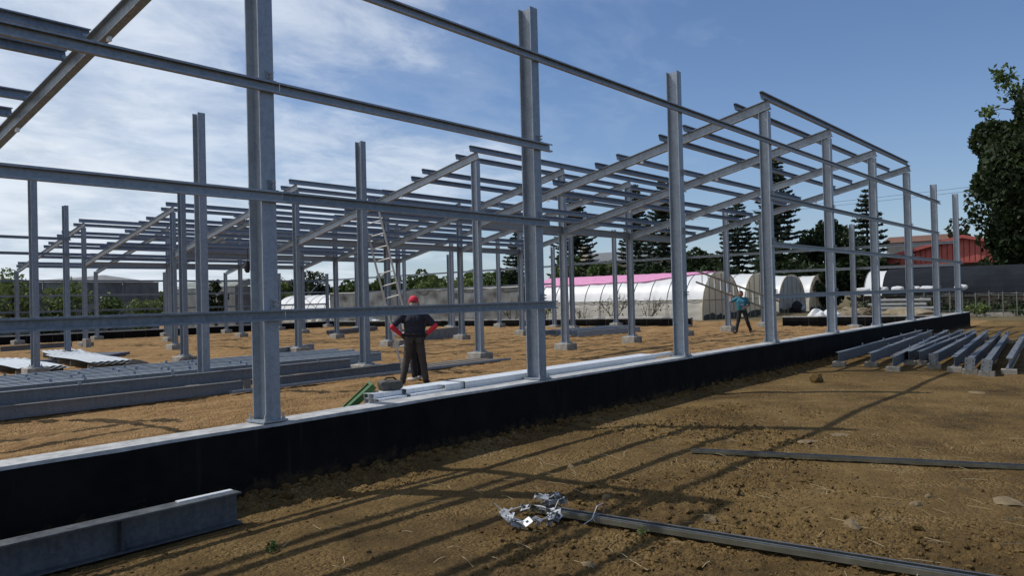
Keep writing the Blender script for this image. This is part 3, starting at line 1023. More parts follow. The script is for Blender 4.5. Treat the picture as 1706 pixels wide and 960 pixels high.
for (x, y), r_, h_, lab in stones:
    bm = BM()
    bmesh.ops.create_icosphere(bm, subdivisions=2, radius=1)
    sd = random.random() * 50
    for v in bm.verts:
        n_ = 0.5 + 0.9 * float(vnoise(np.array([v.co.x * 1.7 + sd]), np.array([v.co.y * 1.3 + v.co.z]))[0])
        v.co = Vector((v.co.x * r_ * n_, v.co.y * r_ * 0.7 * n_, max(v.co.z, -0.5) * h_ * n_))
    o = obj("stone", bm, M['stone'], None, (x, y, gz(x, y) - h_ * 0.05), (0, 0, random.uniform(0, 3)))
    tag(o, lab, "stone", "loose stones on the outer ground", 'thing')
x, y = 10.49, -1.4
bm = BM(); bmesh.ops.create_icosphere(bm, subdivisions=2, radius=1)
for v in bm.verts:
    n_ = 0.7 + 0.6 * float(vnoise(np.array([v.co.x * 1.6 + 5]), np.array([v.co.y * 1.6 + v.co.z * 2]))[0])
    v.co = Vector((v.co.x * 0.14 * n_, v.co.y * 0.12 * n_, v.co.z * 0.10 * n_))
tag(obj("earth_lump", bm, M['clod'], None, (x, y, gz(x, y) + 0.06)), "dark lump of earth before the lying beams", "earth lump", kind='thing')

# clods: low-poly lumps, thick along the berm and in the rough patch
ib = BM(); bmesh.ops.create_icosphere(ib, subdivisions=1, radius=1)
iv = np.array([v.co[:] for v in ib.verts]); ifc = np.array([[v.index for v in f.verts] for f in ib.faces]); ib.free()


def scatter_lumps(name, pts, sizes, m, seed, lab_kind='stuff'):
    g = np.random.default_rng(seed)
    n = len(pts)
    V = np.repeat(iv[None], n, 0) * (1 + g.uniform(-0.33, 0.33, (n, len(iv), 1)))
    V *= sizes[:, None, None] * g.uniform(0.6, 1.2, (n, 1, 3)) * np.array([1, 1, 0.75])
    V += pts[:, None, :]
    F = (ifc[None] + (np.arange(n) * len(iv))[:, None, None]).reshape(-1, 3)
    d = bpy.data.meshes.new(name)
    d.from_pydata(V.reshape(-1, 3).tolist(), [], F.tolist())
    d.update()
    o = obj(name, d, m)
    return tag(o, kind=lab_kind)


g = np.random.default_rng(5)
P_, S_ = [], []
cx_, cy_ = g.uniform(-2, 7, 26000), g.uniform(-6.3, -0.55, 26000)
w_ = sstep(0.0, 0.16, fbm(cx_ * 0.55, cy_ * 0.6, 3, 5) + 0.20 * sstep(-2.1, -3.0, cy_) * sstep(4.5, 2, cx_) * sstep(-1.2, 0.0, cx_) - 0.05)
keep = g.random(26000) < (0.20 + 0.45 * w_)
cx_, cy_ = cx_[keep], cy_[keep]
sz = np.clip(g.lognormal(-5.05, 0.5, len(cx_)), 0.003, 0.03) * (0.8 + 0.55 * w_[keep])
P_.append(np.stack([cx_, cy_, height(cx_, cy_) + sz * 0.25], 1)); S_.append(sz)
cx_, cy_ = g.uniform(-2.2, 26, 2600), -0.20 - np.abs(g.normal(0, 0.12, 2600))
sz = np.clip(g.lognormal(-4.0, 0.5, 2600), 0.008, 0.05)
P_.append(np.stack([cx_, cy_, height(cx_, cy_) + sz * 0.2], 1)); S_.append(sz)
P_, S_ = np.concatenate(P_), np.concatenate(S_)
scatter_lumps("soil_clods", P_, S_, M['clod'], 3)
g = np.random.default_rng(9)
n_ = 260
sx_, sy_ = g.uniform(-1.5, 6, n_), g.uniform(-6, -1, n_)
bm = BM()
for x, y in zip(sx_, sy_):
    a, L = g.uniform(0, 3.14), g.uniform(0.03, 0.11)
    z = gz(x, y) + 0.006
    tube(bm, [(x - L * math.cos(a), y - L * math.sin(a), z), (x, y, z + 0.008), (x + L * math.cos(a), y + L * math.sin(a), z + g.uniform(-.002, .02))], 0.0022, 3)
tag(obj("dry_straw", bm, M['straw']), kind='stuff')

# ------------------------------------------------------------------ leaves


def leaf_mesh(name, C, size, m, seed=0, aspect=0.55, dirs=None, flat=0.0):
    """one quad per centre, random facing"""
    g = np.random.default_rng(seed)
    n = len(C)
    nrm = g.normal(size=(n, 3))
    nrm[:, 2] += flat
    nrm /= np.linalg.norm(nrm, axis=1)[:, None]
    a = g.normal(size=(n, 3)) if dirs is None else dirs + g.normal(size=(n, 3)) * 0.15
    a -= nrm * (a * nrm).sum(1)[:, None]
    a /= np.linalg.norm(a, axis=1)[:, None] + 1e-9
    b = np.cross(nrm, a)
    s = (size * g.uniform(0.6, 1.3, n))[:, None]
    V = np.stack([C - a * s, C + b * s * aspect, C + a * s, C - b * s * aspect], 1).reshape(-1, 3)
    F = np.arange(4 * n).reshape(-1, 4)
    d = bpy.data.meshes.new(name)
    d.from_pydata(V.tolist(), [], F.tolist())
    d.materials.append(m)
    return d


def crown_points(n, r, h, seed, clumps=26, hollow=0.55):
    """leaf centres on many overlapping lumpy clumps inside an egg-shaped crown"""
    g = np.random.default_rng(seed)
    d = g.normal(size=(clumps, 3)); d /= np.linalg.norm(d, axis=1)[:, None]
    rad = g.uniform(0.35, 0.82, clumps)[:, None]
    cc = d * rad * np.array([r, r, h / 2])
    cr = g.uniform(0.22, 0.42, clumps) * min(r, h / 2)
    k = g.integers(0, clumps, n)
    dd = g.normal(size=(n, 3)); dd /= np.linalg.norm(dd, axis=1)[:, None]
    return cc[k] + dd * (cr[k] * g.uniform(hollow, 1.05, n) ** 0.5)[:, None]


def broad_tree(name, x, y, h, r, base, label, m, n=3500, leaf=0.22, seed=1, group=None, cat="tree", trunk=True):
    g = np.random.default_rng(seed)
    z = gz(x, y)
    t = thing(name, label, cat, (x, y, z), 0, group)
    H = h - z
    ch = H - base
    C = crown_points(n, r, ch, seed, 26 if n < 20000 else 75) + np.array([0, 0, base + ch / 2])
    bm = BM()
    tr = 0.035 * H
    tube(bm, [(0, 0, -0.2), (0.05 * r, 0, base * 0.6), (0, 0.05 * r, base + ch * 0.4), (0, 0, base + ch * 0.7)], [tr, tr * 0.8, tr * 0.5, tr * 0.15], 7)
    for k in range(6):
        a = 2 * math.pi * k / 6 + g.uniform(-.4, .4)
        z0 = base * 0.7 + ch * g.uniform(0, 0.35)
        tube(bm, [(0, 0, z0), (0.4 * r * math.cos(a), 0.4 * r * math.sin(a), z0 + ch * 0.18), (0.8 * r * math.cos(a), 0.8 * r * math.sin(a), z0 + ch * 0.32)], [tr * 0.45, tr * 0.3, tr * 0.08], 5)
    obj("trunk", bm, M['bark'], t)
    obj("crown", leaf_mesh("crown", C, leaf, m, seed + 100, flat=0.3), None, t)
    return t


def pine(x, y, h, r, label, seed, tiers=None, gap=0.55, group="tiered conifers behind the tunnels"):
    g = np.random.default_rng(seed)
    z = gz(x, y)
    t = thing("tiered_conifer", label, "tree", (x, y, z), 0, group)
    H = h - z
    bm = BM()
    tube(bm, [(0, 0, -0.2), (0, 0, H * 0.5), (0.02, 0, H)], [0.02 * H, 0.012 * H, 0.004 * H], 7)
    C, D = [], []
    zt = 0.8
    while zt < H:
        f = 1 - zt / H
        L = r * min(1.0, 0.10 + 1.25 * f ** 0.75) * g.uniform(0.85, 1.12)
        nb = 7 if f > 0.1 else 4
        a0 = g.uniform(0, 6.28)
        for k in range(nb):
            a = a0 + 2 * math.pi * k / nb + g.uniform(-.15, .15)
            Lk = L * g.uniform(0.72, 1.08)
            dirv = np.array([math.cos(a), math.sin(a)])
            s = np.linspace(0.12, 1, max(4, int(Lk / 0.13)))
            zz_ = zt - 0.10 * Lk * np.sin(s * 2.2) + 0.22 * Lk * np.maximum(s - 0.62, 0)
            ctr = np.stack([dirv[0] * s * Lk, dirv[1] * s * Lk, zz_], 1)
            tube(bm, [ctr[0] * [0.1, 0.1, 1], ctr[len(s) // 2], ctr[-1]], [0.035, 0.022, 0.008], 3)
            for q_ in range(5):
                w = (0.06 + 0.26 * np.sin(np.clip(s, 0, 1) * 2.6))
                off = g.uniform(-1, 1, len(s)) * w
                cc = ctr + np.stack([-dirv[1] * off, dirv[0] * off, g.uniform(-0.05, 0.07, len(s))], 1)
                C.append(cc)
                D.append(np.tile([dirv[0], dirv[1], 0.18], (len(s), 1)) + np.stack([-dirv[1] * off * 2, dirv[0] * off * 2, 0 * off], 1))
        zt += gap * (0.55 + 0.6 * f) * g.uniform(0.85, 1.15)
    C, D = np.concatenate(C), np.concatenate(D)
    obj("trunk", bm, M['bark'], t)
    obj("crown", leaf_mesh("crown", C, 0.24, M['needle'], seed, 0.45, D, flat=0.5), None, t)
    return t


def bush(name, x, y, h, r, label, m, n=900, leaf=0.10, seed=1, group=None):
    return broad_tree(name, x, y, gz(x, y) + h, r, h * 0.12, label, m, n, leaf, seed, group, "bush")


pines = [(75.0, 56.6, 10.2, 2.7, "dark conifer just left of the tall bare-topped wall column"),
         (78.0, 50.0, 14.8, 3.3, "dark tiered conifer left of the beige gabled house"),
         (80.0, 42.4, 14.8, 2.7, "slender tiered conifer, left one of the pair above the pink netting"),
         (72.0, 34.4, 14.0, 3.2, "wide tiered conifer, right one of the pair above the pink netting"),
         (72.0, 26.2, 10.8, 2.7, "shorter conifer behind the teal-shirted worker"),
         (66.0, 20.0, 13.8, 2.5, "tall narrow conifer behind the roofed frame's near corner column"),
         (78.0, 15.6, 11.2, 2.7, "star-tiered conifer with open arms, standing alone left of the red shed")]
for k, (x, y, h, r, lab) in enumerate(pines):
    pine(x, y, h, r, lab, 40 + k, gap=0.58 if k < 6 else 0.75)
tg = "broad trees behind the tunnels"
trees = [(70, 17.0, 8.1, 3.6, 0.6, "round dark broad tree left of the star-tiered conifer", 'leaf_dark', 4200),
         (66, 27.1, 6.4, 2.4, 0.5, "dark bushy tree between two conifers above the first tunnel arch", 'leaf_dark', 2600),
         (64, 19.0, 5.4, 2.8, 0.4, "low dark tree right behind the second tunnel arch", 'leaf_dark', 2600),
         (68, 13.4, 4.8, 2.4, 0.4, "low dark tree below the star-tiered conifer", 'leaf_dark', 2200),
         (64, 15.6, 4.2, 2.2, 0.3, "low dark shrub tree behind the third and fourth tunnel arches", 'leaf_dark', 2000),
         (90, 9.2, 8.6, 2.8, 1.0, "mid green tree above the red shed's ridge", 'leaf_dark', 2200),
         (92, 5.6, 8.9, 2.6, 1.0, "dark green tree right of the red shed's ridge", 'leaf_dark', 2200),
         (62, 35.5, 5.6, 2.1, 0.4, "mid green bushy tree in front of the beige gabled house", 'leaf_mid', 2000),
         (66, 43.1, 6.1, 2.6, 0.4, "mid green bushy tree under the left conifer, above the pink netting", 'leaf_mid', 2200),
         (64, 30.9, 4.7, 2.6, 0.4, "dark low tree at the foot of the wide conifer", 'leaf_dark', 2000),
         (66, 39.4, 4.6, 2.2, 0.3, "low bushy tree right of the beige house's front", 'leaf_dark', 1800),
         (62, 23.6, 4.6, 2.4, 0.3, "low dark tree behind the first and second tunnel arches", 'leaf_dark', 1800)]
for k, (x, y, h, r, b_, lab, mm, n_) in enumerate(trees):
    broad_tree("broad_tree", x, y, h, r, b_, lab, M[mm], n_ * 2, 0.23, 60 + k, tg)
hg = "hedge trees beyond the grey net fence"
hedge = [(80, 106.1, 6.8, 4.2, "dark round tree above the left white tunnel", 'leaf_dark'), (75, 89.8, 5.0, 4.2, "green hedge tree behind the left white tunnel's ridge", 'leaf_mid'),
         (78, 85.0, 5.4, 4.4, "green hedge tree behind the leaning ladder", 'leaf_mid'), (80, 80.5, 6.6, 4.6, "tallest green hedge tree above the red-capped worker", 'leaf_mid'),
         (76, 72.4, 5.4, 3.6, "pale green hedge tree right of the red-capped worker", 'leaf_pale'), (78, 66.7, 5.7, 3.4, "pale green hedge tree near the short gable column", 'leaf_pale'),
         (74, 58.6, 5.4, 3.2, "green hedge tree at the foot of the leftmost conifer", 'leaf_mid'), (70, 98.1, 3.5, 3.2, "low pale bush left of the dark round tree", 'leaf_pale'),
         (80, 75.8, 5.2, 3.2, "hedge tree in the dip right of the tallest one", 'leaf_mid'), (74, 62.6, 4.8, 2.6, "small pale hedge tree beside the short gable column", 'leaf_pale')]
for k, (x, y, h, r, lab, mm) in enumerate(hedge):
    broad_tree("hedge_tree", x, y, h, r, 0.2, lab, M[mm], 3600, 0.27, 90 + k, hg)
# great dark tree at the right edge
t = broad_tree("great_tree", 57, -1.6, 16.8, 5.4, 0.6, "great dark tree filling the right edge of the view", M['leaf_dark'], 95000, 0.2, 131)
broad_tree("leaning_tree", 55.5, 1.0, 7.4, 1.9, 0.8, "smaller dark tree at the great tree's left foot, above the black net", M['leaf_dark'], 2600, 0.22, 133)
bm = BM()
tube(bm, [(0, 0, 6), (0.2, 1.6, 11), (0, 2.4, 14.2), (0, 2.8, 15.2)], [0.16, 0.10, 0.05, 0.02], 5)
tube(bm, [(0.1, 2.1, 13), (0, 3.0, 13.3), (0, 3.7, 13.2)], [0.05, 0.035, 0.012], 5)
o = obj("trunk", bm, M['bark'], t)
g = np.random.default_rng(77)
C = []
for cc, rr, n_ in (((0, 2.9, 15.3), 0.7, 130), ((0, 3.7, 13.2), 0.5, 80), ((0, 2.2, 14.2), 0.7, 120), ((-2.5, 2.2, 9.7), 0.9, 260), ((-2.6, 1.2, 9.2), 0.9, 260)):
    C.append(np.array(cc) + g.normal(size=(n_, 3)) * rr * 0.5)
o = obj("light_foliage", leaf_mesh("light_foliage", np.concatenate(C), 0.2, M['leaf_mid'], 5), None, t)
tag(o, "paler green sprays on the great tree's outer branches")

# bushes and bare shrubs
lb = "bushes beyond the far side wall"
for k, (x, y, h, r, lab, mm) in enumerate([
        (13.0, 43.4, 4.4, 1.6, "tall leafy bush behind the leftmost inner columns", 'leaf_pale'), (15.7, 43.2, 3.7, 1.4, "leafy bush beside the tall one at the left", 'leaf_pale'),
        (18.0, 43.0, 2.7, 1.2, "lower leafy bush before the dark net at the left", 'leaf_mid'), (20.4, 43.0, 2.3, 1.4, "low wide bush near the two close column rows", 'leaf_pale'),
        (25.4, 43.6, 3.9, 0.9, "dark upright bush left of the widest column", 'leaf_dark'), (14.4, 42.6, 1.9, 0.9, "low bush at the foot of the tall leafy one", 'leaf_mid'),
        (11.0, 43.3, 3.3, 1.4, "leafy bush at the far left picture edge", 'leaf_mid')]):
    bush("leafy_bush", x, y, h, r, lab, M[mm], 1250, 0.13, 150 + k, lb)
bush("weed_clump", 44.5, 1.3, 0.75, 0.9, "low weed clump at the fence foot right of the wall's end", M['leaf_pale'], 500, 0.09, 170)
bush("weed_clump", 45.2, -0.6, 0.5, 0.8, "smaller weed clump right along the fence foot", M['leaf_mid'], 320, 0.09, 171)
bush("weed_sprig", -1.06, -1.6, 0.07, 0.07, "tiny green weed on the soil near the bottom left beam", M['leaf_mid'], 60, 0.016, 172)
bush("weed_sprig", 0.62, -3.45, 0.06, 0.06, "tiny pale weed below the wire-tied sections", M['leaf_pale'], 40, 0.014, 173)


def bare_shrub(x, y, h, spread, label, seed, green=0):
    g = np.random.default_rng(seed)
    t = thing("bare_shrub", label, "shrub", (x, y, gz(x, y)), 0, "bare shrubs before the pink-topped tunnel")
    bm = BM()
    tips = []

    def grow(p, d, L, rad, lv):
        q_ = p + d * L
        mid_ = p + d * L * 0.5 + Vector(g.normal(size=3)) * L * 0.05
        tube(bm, [p, mid_, q_], [rad, rad * 0.8, rad * 0.6], 4, False)
        tips.append(q_)
        if lv:
            for _ in range(g.integers(2, 4)):
                dd = (d + Vector(g.normal(size=3)) * 0.45 + Vector((0, 0, 0.12))).normalized()
                grow(q_, dd, L * g.uniform(0.55, 0.8), rad * 0.6, lv - 1)
    for k in range(6):
        a = g.uniform(0, 6.28)
        d = Vector((math.cos(a) * spread, math.sin(a) * spread, 1)).normalized()
        grow(Vector((0, 0, 0)), d, h * 0.36, 0.03, 3)
    obj("stems", bm, M['twig'], t)
    if green:
        C = np.array([tips[i][:] for i in g.integers(0, len(tips), green)]) * [1, 1, 0.8] + g.normal(size=(green, 3)) * 0.12
        obj("leaves", leaf_mesh("leaves", C, 0.07, M['leaf_mid'], seed), None, t)


bare_shrub(37, 24.3, 1.5, 0.6, "bare shrub just right of the tall bare-topped wall column", 1, 260)
bare_shrub(37, 21.7, 1.3, 0.8, "small bare shrub right of the close pair of columns", 2)
bare_shrub(37, 19.3, 2.3, 0.75, "largest bare shrub before the pink netting's right half", 3, 160)
bare_shrub(37, 16.9, 1.9, 0.75, "bare shrub before the plain white tunnel film", 4, 40)
bare_shrub(36.2, 26.4, 2.0, 0.7, "bare shrub in front of the grey net fence", 5, 60)

# ------------------------------------------------------------------ arched tunnels


def arch(w, h, n=18, skirt=0.0):
    """points of the arch from the -x foot over the top to the +x foot"""
    out = []
    for k in range(n + 1):
        a = math.pi * k / n
        c, s = math.cos(a), math.sin(a)
        out.append((-math.copysign(abs(c) ** 0.85, c) * w / 2, h * max(s, 0) ** 0.80))
    return out


def strip(bm, prof, ys, jit=None):
    rows = []
    for k, y in enumerate(ys):
        rows.append([bm.verts.new((x * (jit(k) if jit else 1), y, z * (jit(k) if jit else 1))) for x, z in prof])
    for a, b in zip(rows, rows[1:]):
        for i in range(len(prof) - 1):
            f = bm.faces.new((a[i], a[i + 1], b[i + 1], b[i]))
            f.smooth = True


def tunnel(x, y0, L, w, h, label, front='beige', pink=None, group="arched plastic tunnels", rotz=0.0, cover='film', cover_from=0.0, net=None, door=True, hoops=1.25, curtain='curtain'):
    z = gz(x, min(y0, 60))
    t = thing("plastic_tunnel", label, "tunnel", (x, y0, z - 0.02), rotz, group)
    pr = arch(w, h)
    nrib = int(L / hoops)
    ys, jit = [], {}
    k = 0
    for i in range(nrib):
        for f in (0.0, 0.25, 0.5, 0.75):
            ys.append(i * hoops + f * hoops)
            jit[k] = 1.0 - 0.014 * math.sin(math.pi * f)
            k += 1
    ys.append(nrib * hoops); jit[k] = 1.0
    hi = [p for p in pr if p[1] > 0.40 * h]
    lo = [p for p in pr if p[1] <= 0.40 * h]
    lo_l = [p for p in lo if p[0] < 0] + [hi[0]]
    lo_r = [hi[-1]] + [p for p in lo if p[0] > 0]
    bm = BM(); strip(bm, hi, ys, lambda q_: jit[q_])
    obj("roof_film", bm, M[cover], t)
    for nm, pp in (("side_curtain", lo_l), ("side_curtain", lo_r)):
        bm = BM(); strip(bm, [(a * 0.997, b) for a, b in pp], ys, lambda q_: jit[q_] * (1 - 0.006 * (q_ % 3)))
        obj(nm, bm, M[curtain], t)
    for s in (-1, 1):
        bm = BM(); xx = hi[0][0] if s < 0 else hi[-1][0]
        tube(bm, [(xx * 1.012, 0, hi[0][1]), (xx * 1.012, ys[-1], hi[0][1])], 0.022, 5)
        obj("curtain_rail", bm, M['pole'], t)
    for i in range(nrib + 1):
        bm = BM(); tube(bm, [(a * 1.008, i * hoops, b * 1.008) for a, b in pr], 0.016 if i else 0.045, 5)
        obj("hoop", bm, M['pole' if i else 'batten'], t)
    # end wall
    e = thing("x", None, None); bpy.data.objects.remove(e)
    bm = BM()
    lo_ = [bm.verts.new((a * 0.985, 0.03, b * 0.985)) for a, b in pr]
    bm.faces.new(lo_)
    ew = obj("end_film", bm, M[front], t)
    zb = 0.36 * h
    for fx in (-0.32, -0.17, 0.0, 0.17, 0.32):
        xx = fx * w
        zt = h * max(0.0, 1 - (2 * abs(fx)) ** 2.2) ** 0.42 * 0.99
        bm = BM(); box(bm, xx - 0.02, xx + 0.02, -0.02, 0.025, 0, zt - 0.04)
        obj("batten", bm, M['batten'], ew)
    bm = BM(); box(bm, -0.455 * w, 0.455 * w, -0.03, -0.021, zb + 0.12, zb + 0.18)
    obj("batten", bm, M['batten'], ew)
    bm = BM()
    g_ = np.random.default_rng(int(x * 10))
    top = [(xx, 0.22 + 0.25 * g_.random()) for xx in np.linspace(-0.47 * w, 0.47 * w, 14)]
    vb = [bm.verts.new((a, 0.012, 0)) for a, _ in top]
    vt = [bm.verts.new((a, 0.012, b)) for a, b in top]
    for i in range(len(top) - 1):
        bm.faces.new((vb[i], vb[i + 1], vt[i + 1], vt[i]))
    obj("skirt", bm, M['dirtband'], t)
    if pink:
        ya, yb, i0, i1 = pink
        bm = BM()
        y_ = np.linspace(ya, yb, 60)
        rows = []
        for q_, y in enumerate(y_):
            f = q_ / 59.0
            a0 = math.pi * (0.42 - 0.12 * min(1.0, f / 0.3) ** 0.7 - 0.035 * f + 0.02 * (float(vnoise(np.array([y * 1.3]), np.array([2.2]))[0]) - 0.5))
            row = []
            for k_ in range(10):
                a_ = a0 + (math.pi * 0.64 - a0) * k_ / 9
                c_, s_ = math.cos(a_), math.sin(a_)
                lift = 1.014 + 0.010 * (float(vnoise(np.array([y * 2.5]), np.array([k_ * 0.8]))[0]))
                row.append(bm.verts.new((-math.copysign(abs(c_) ** 0.85, c_) * w / 2 * lift, y, h * s_ ** 0.80 * lift)))
            rows.append(row)
        for a, b in zip(rows, rows[1:]):
            for i in range(9):
                bm.faces.new((a[i], a[i + 1], b[i + 1], b[i]))
        obj("pink_netting", bm, M['pink'], t)
    if net:
        ya, yb = net
        bm = BM()
        y_ = np.arange(ya, yb + 0.01, 0.6)
        rows = [[bm.verts.new((a * 1.02, y, b * 1.02 - 0.03 * abs(math.sin(y * 2.6)) * (1 if abs(a) > w * 0.3 else 0))) for a, b in pr if b > 0.40 * h] for y in y_]
        for a, b in zip(rows, rows[1:]):
            for i in range(len(a) - 1):
                bm.faces.new((a[i], a[i + 1], b[i + 1], b[i]))
        obj("shade_net_cover", bm, M['net_dark'], t)
    return t


tunnel(44.1, 15.5, 13.5, 5.7, 3.02, "nearest arched tunnel with pink netting over its ridge", pink=(0.6, 13.2, 5, 12))
tunnel(50.4, 15.5, 14, 5.6, 3.0, "second arched tunnel, behind the worker carrying a ladder")
tunnel(56.8, 15.5, 14, 5.7, 2.9, "third arched tunnel, with a dark greyish end and an open corner", front='film_grey')
tunnel(63.2, 15.5, 14, 5.3, 2.93, "farthest small arched tunnel with a beige end")
# tunnel under black shade net at the right: runs away from the others towards the right edge
tunnel(52.3, -9.0, 18.6, 4.8, 2.86, "long tunnel under black shade net at the right, its left end bare white film", net=(-1.0, 16.9), front='film_grey', curtain='shadegap')  # curtain painted as the shaded open interior below the net
tunnel(44.6, 45.0, 17, 4.8, 2.55, "low white tunnel beyond the far corner at the left")

# dark thing and bags in the third tunnel's mouth
t = thing("dark_bundle", "dark bundle with a pale sack at the mouth of the third tunnel", "bundle", (56.3, 15.0, gz(56, 15)))
bm = BM(); bmesh.ops.create_icosphere(bm, subdivisions=2, radius=0.5)
for v in bm.verts: v.co = Vector((v.co.x * 1.2, v.co.y * 0.8, max(v.co.z, -0.3) * 1.1 + 0.35 + 0.05 * random.random()))
obj("bundle_body", bm, M['darkcloth'], t)
bm = BM(); bmesh.ops.create_icosphere(bm, subdivisions=2, radius=0.3)
for v in bm.verts: v.co = Vector((v.co.x * 1.3 + 0.25, v.co.y * 0.7 - 0.35, max(v.co.z, -0.2) * 0.8 + 0.28))
obj("pale_sack", bm, M['film_grey'], t)

# rolled white film bundles along the black net's lower edge
for k, (yy, ln) in enumerate(((8.5, 0.8), (7.35, 0.7), (6.4, 0.62), (5.5, 0.7), (4.7, 0.7), (2.9, 0.6))):
    bm = BM()
    bmesh.ops.create_icosphere(bm, subdivisions=2, radius=1)
    for v in bm.verts:
        n_ = 0.85 + 0.3 * float(vnoise(np.array([v.co.y * 2 + k * 7]), np.array([v.co.z * 2]))[0])
        v.co = Vector((v.co.x * 0.12 * n_, math.copysign(abs(v.co.y) ** 0.6, v.co.y) * ln * 0.62, math.copysign(abs(v.co.z) ** 0.7, v.co.z) * 0.15 * n_))
    o = obj("rolled_film", bm, M['whitebag'], None, (49.78, yy, gz(50, yy) + 1.60))
    tag(o, f"white film roll hung along the black net's lower edge, {ORD[k]} from its left end", "film roll", "white film rolls below the black net", 'thing')

# fence along the right, with pipe posts, rails and mesh
t = thing("post_fence", "low pipe-post fence with a rail in front of the black net", "fence", (44.3, 0, gz(44, 0)))
for k in range(17):
    bm = BM(); tube(bm, [(0, 4.4 - 0.62 * k, -0.1), (0, 4.4 - 0.62 * k, 1.35 + 0.06 * math.sin(k * 2.3))], 0.022, 6)
    obj("post", bm, M['pole'], t)
for z_, r_ in ((1.15, 0.016), (0.35, 0.012)):
    bm = BM(); tube(bm, [(0.03, 4.4, z_), (0.03, -5.6, z_)], r_, 5)
    obj("rail", bm, M['pole'], t)
bm = BM(); box(bm, -0.1, 0.1, -8.0, 4.0, -0.3, 0.22)
o = obj("fence_kerb", bm, M['concrete'], t, (1.2, 0, 0))
# dark growth behind the fence
C = np.stack([rng.uniform(46.0, 47.6, 5200), rng.uniform(-9, 8.5, 5200), np.abs(rng.normal(0, 0.42, 5200))], 1)
o = obj("undergrowth", leaf_mesh("undergrowth", C, 0.11, M['leaf_dark'], 21), None)
tag(o, kind='stuff')

# heaps and sacks beyond the end wall


def heap(name, x, y, rx, ry, h, label, cat, m, seed, stalks=0):
    t = thing(name, label, cat, (x, y, gz(x, y)))
    bm = BM(); bmesh.ops.create_icosphere(bm, subdivisions=3, radius=1)
    for v in bm.verts:
        n_ = 0.6 + 0.8 * float(vnoise(np.array([v.co.x * 2.2 + seed]), np.array([v.co.y * 2.2 + v.co.z * 1.5]))[0])
        v.co = Vector((v.co.x * rx * n_, v.co.y * ry * n_, max(v.co.z, -0.1) * h * n_))
    obj("heap_body", bm, m, t)
    if stalks:
        g_ = np.random.default_rng(seed)
        bm = BM()
        for _ in range(stalks):
            a, b_, c_ = g_.uniform(-rx, rx) * 0.8, g_.uniform(-ry, ry) * 0.8, g_.uniform(0.05, h * 0.9)
            d = g_.normal(size=3) * [0.25, 0.35, 0.12]
            tube(bm, [(a - d[0], b_ - d[1], max(0.02, c_ - d[2])), (a + d[0], b_ + d[1], c_ + d[2])], 0.012, 3)
        tag(obj("loose_stalks", bm, m, t), kind='stuff')
    return t


heap("stalk_heap", 38.6, 6.0, 0.9, 1.25, 0.75, "heap of dry stalks beyond the end wall, before the black net's left end", "heap", M['straws'], 31, 70)
heap("stalk_heap", 40.2, 3.7, 0.8, 1.7, 0.5, "lower dark heap of stalks in front of the lying pipes", "heap", M['straws'], 35, 50)
for k, (x, y, s) in enumerate(((36.2, 6.95, 0.42), (36.4, 6.35, 0.36))):
    bm = BM(); bmesh.ops.create_icosphere(bm, subdivisions=3, radius=1)
    for v in bm.verts:
        n_ = 0.75 + 0.5 * float(vnoise(np.array([v.co.x * 2.5 + k * 9]), np.array([v.co.y * 2.5 + v.co.z * 2]))[0])
        v.co = Vector((v.co.x * s * n_, v.co.y * s * 1.25 * n_, max(v.co.z, -0.3) * s * 1.3 * n_ + 0.1))
    o = obj("white_sack", bm, M['whitebag'], None, (x, y, gz(x, y) + 0.08))
    tag(o, ("left larger" if k == 0 else "right smaller") + " white sack heaped behind the end wall", "sack", "white sacks behind the end wall", 'thing')
for k, (z_, x_) in enumerate(((0.75, 42.0), (0.98, 42.1), (0.55, 41.8))):
    bm = BM(); tube(bm, [(0, 1.5, 0), (0, -1.4, 0)], 0.095, 10)
    o = obj("lying_pipe", bm, M['board'], None, (x_, 4.6 - 0.2 * k, gz(42, 4) + z_))
    tag(o, f"pale pipe stacked behind the end wall, {('middle', 'top', 'bottom')[k]} one of three", "pipe", "stacked pale pipes", 'thing')
t = thing("pipe_rack", "low timber rack under the stacked pale pipes", "rack", (42.0, 4.4, gz(42, 4.4)))
for yy in (-0.9, 0.9):
    bm = BM(); box(bm, -0.35, 0.35, yy - 0.06, yy + 0.06, -0.1, 0.45)
    obj("timber_block", bm, M['timber'], t)
    bm = BM(); box(bm, 0.24, 0.32, yy - 0.05, yy + 0.05, 0.45, 1.1)
    obj("rack_post", bm, M['timber'], t)

# grey net fence beyond the end wall
t = thing("net_fence", "grey shade net fence with a pale top rope, behind the red-capped worker", "fence", (36.9, 26.4, gz(37, 30)))
LN = 19.5
ny_, nz_ = 90, 12
bm = BM()
rows = []
for i in range(ny_ + 1):
    y = LN * i / ny_
    rows.append([bm.verts.new((0.10 * float(fbm(np.array([y * 0.9]), np.array([k * 0.35]), 3, 3)[()] if False else (vnoise(np.array([y * 0.9]), np.array([k * 0.45]))[0] - 0.5)) * 2.2, y, 2.45 * k / nz_ - 0.03 * abs(math.sin(y * 1.4)) * (k == nz_))) for k in range(nz_ + 1)])
for a, b in zip(rows, rows[1:]):
    for k in range(nz_):
        f = bm.faces.new((a[k], b[k], b[k + 1], a[k + 1])); f.smooth = True
obj("net", bm, M['net'], t)
for k in range(8):
    bm = BM(); tube(bm, [(0.12, LN * k / 7, -0.2), (0.12, LN * k / 7, 2.5)], 0.03, 6)
    obj("post", bm, M['pole'], t)
bm = BM(); tube(bm, [(-0.02, LN * k / 24, 2.47 - 0.02 * (k % 2)) for k in range(25)], 0.03, 5)
obj("top_rope", bm, M['netline'], t)

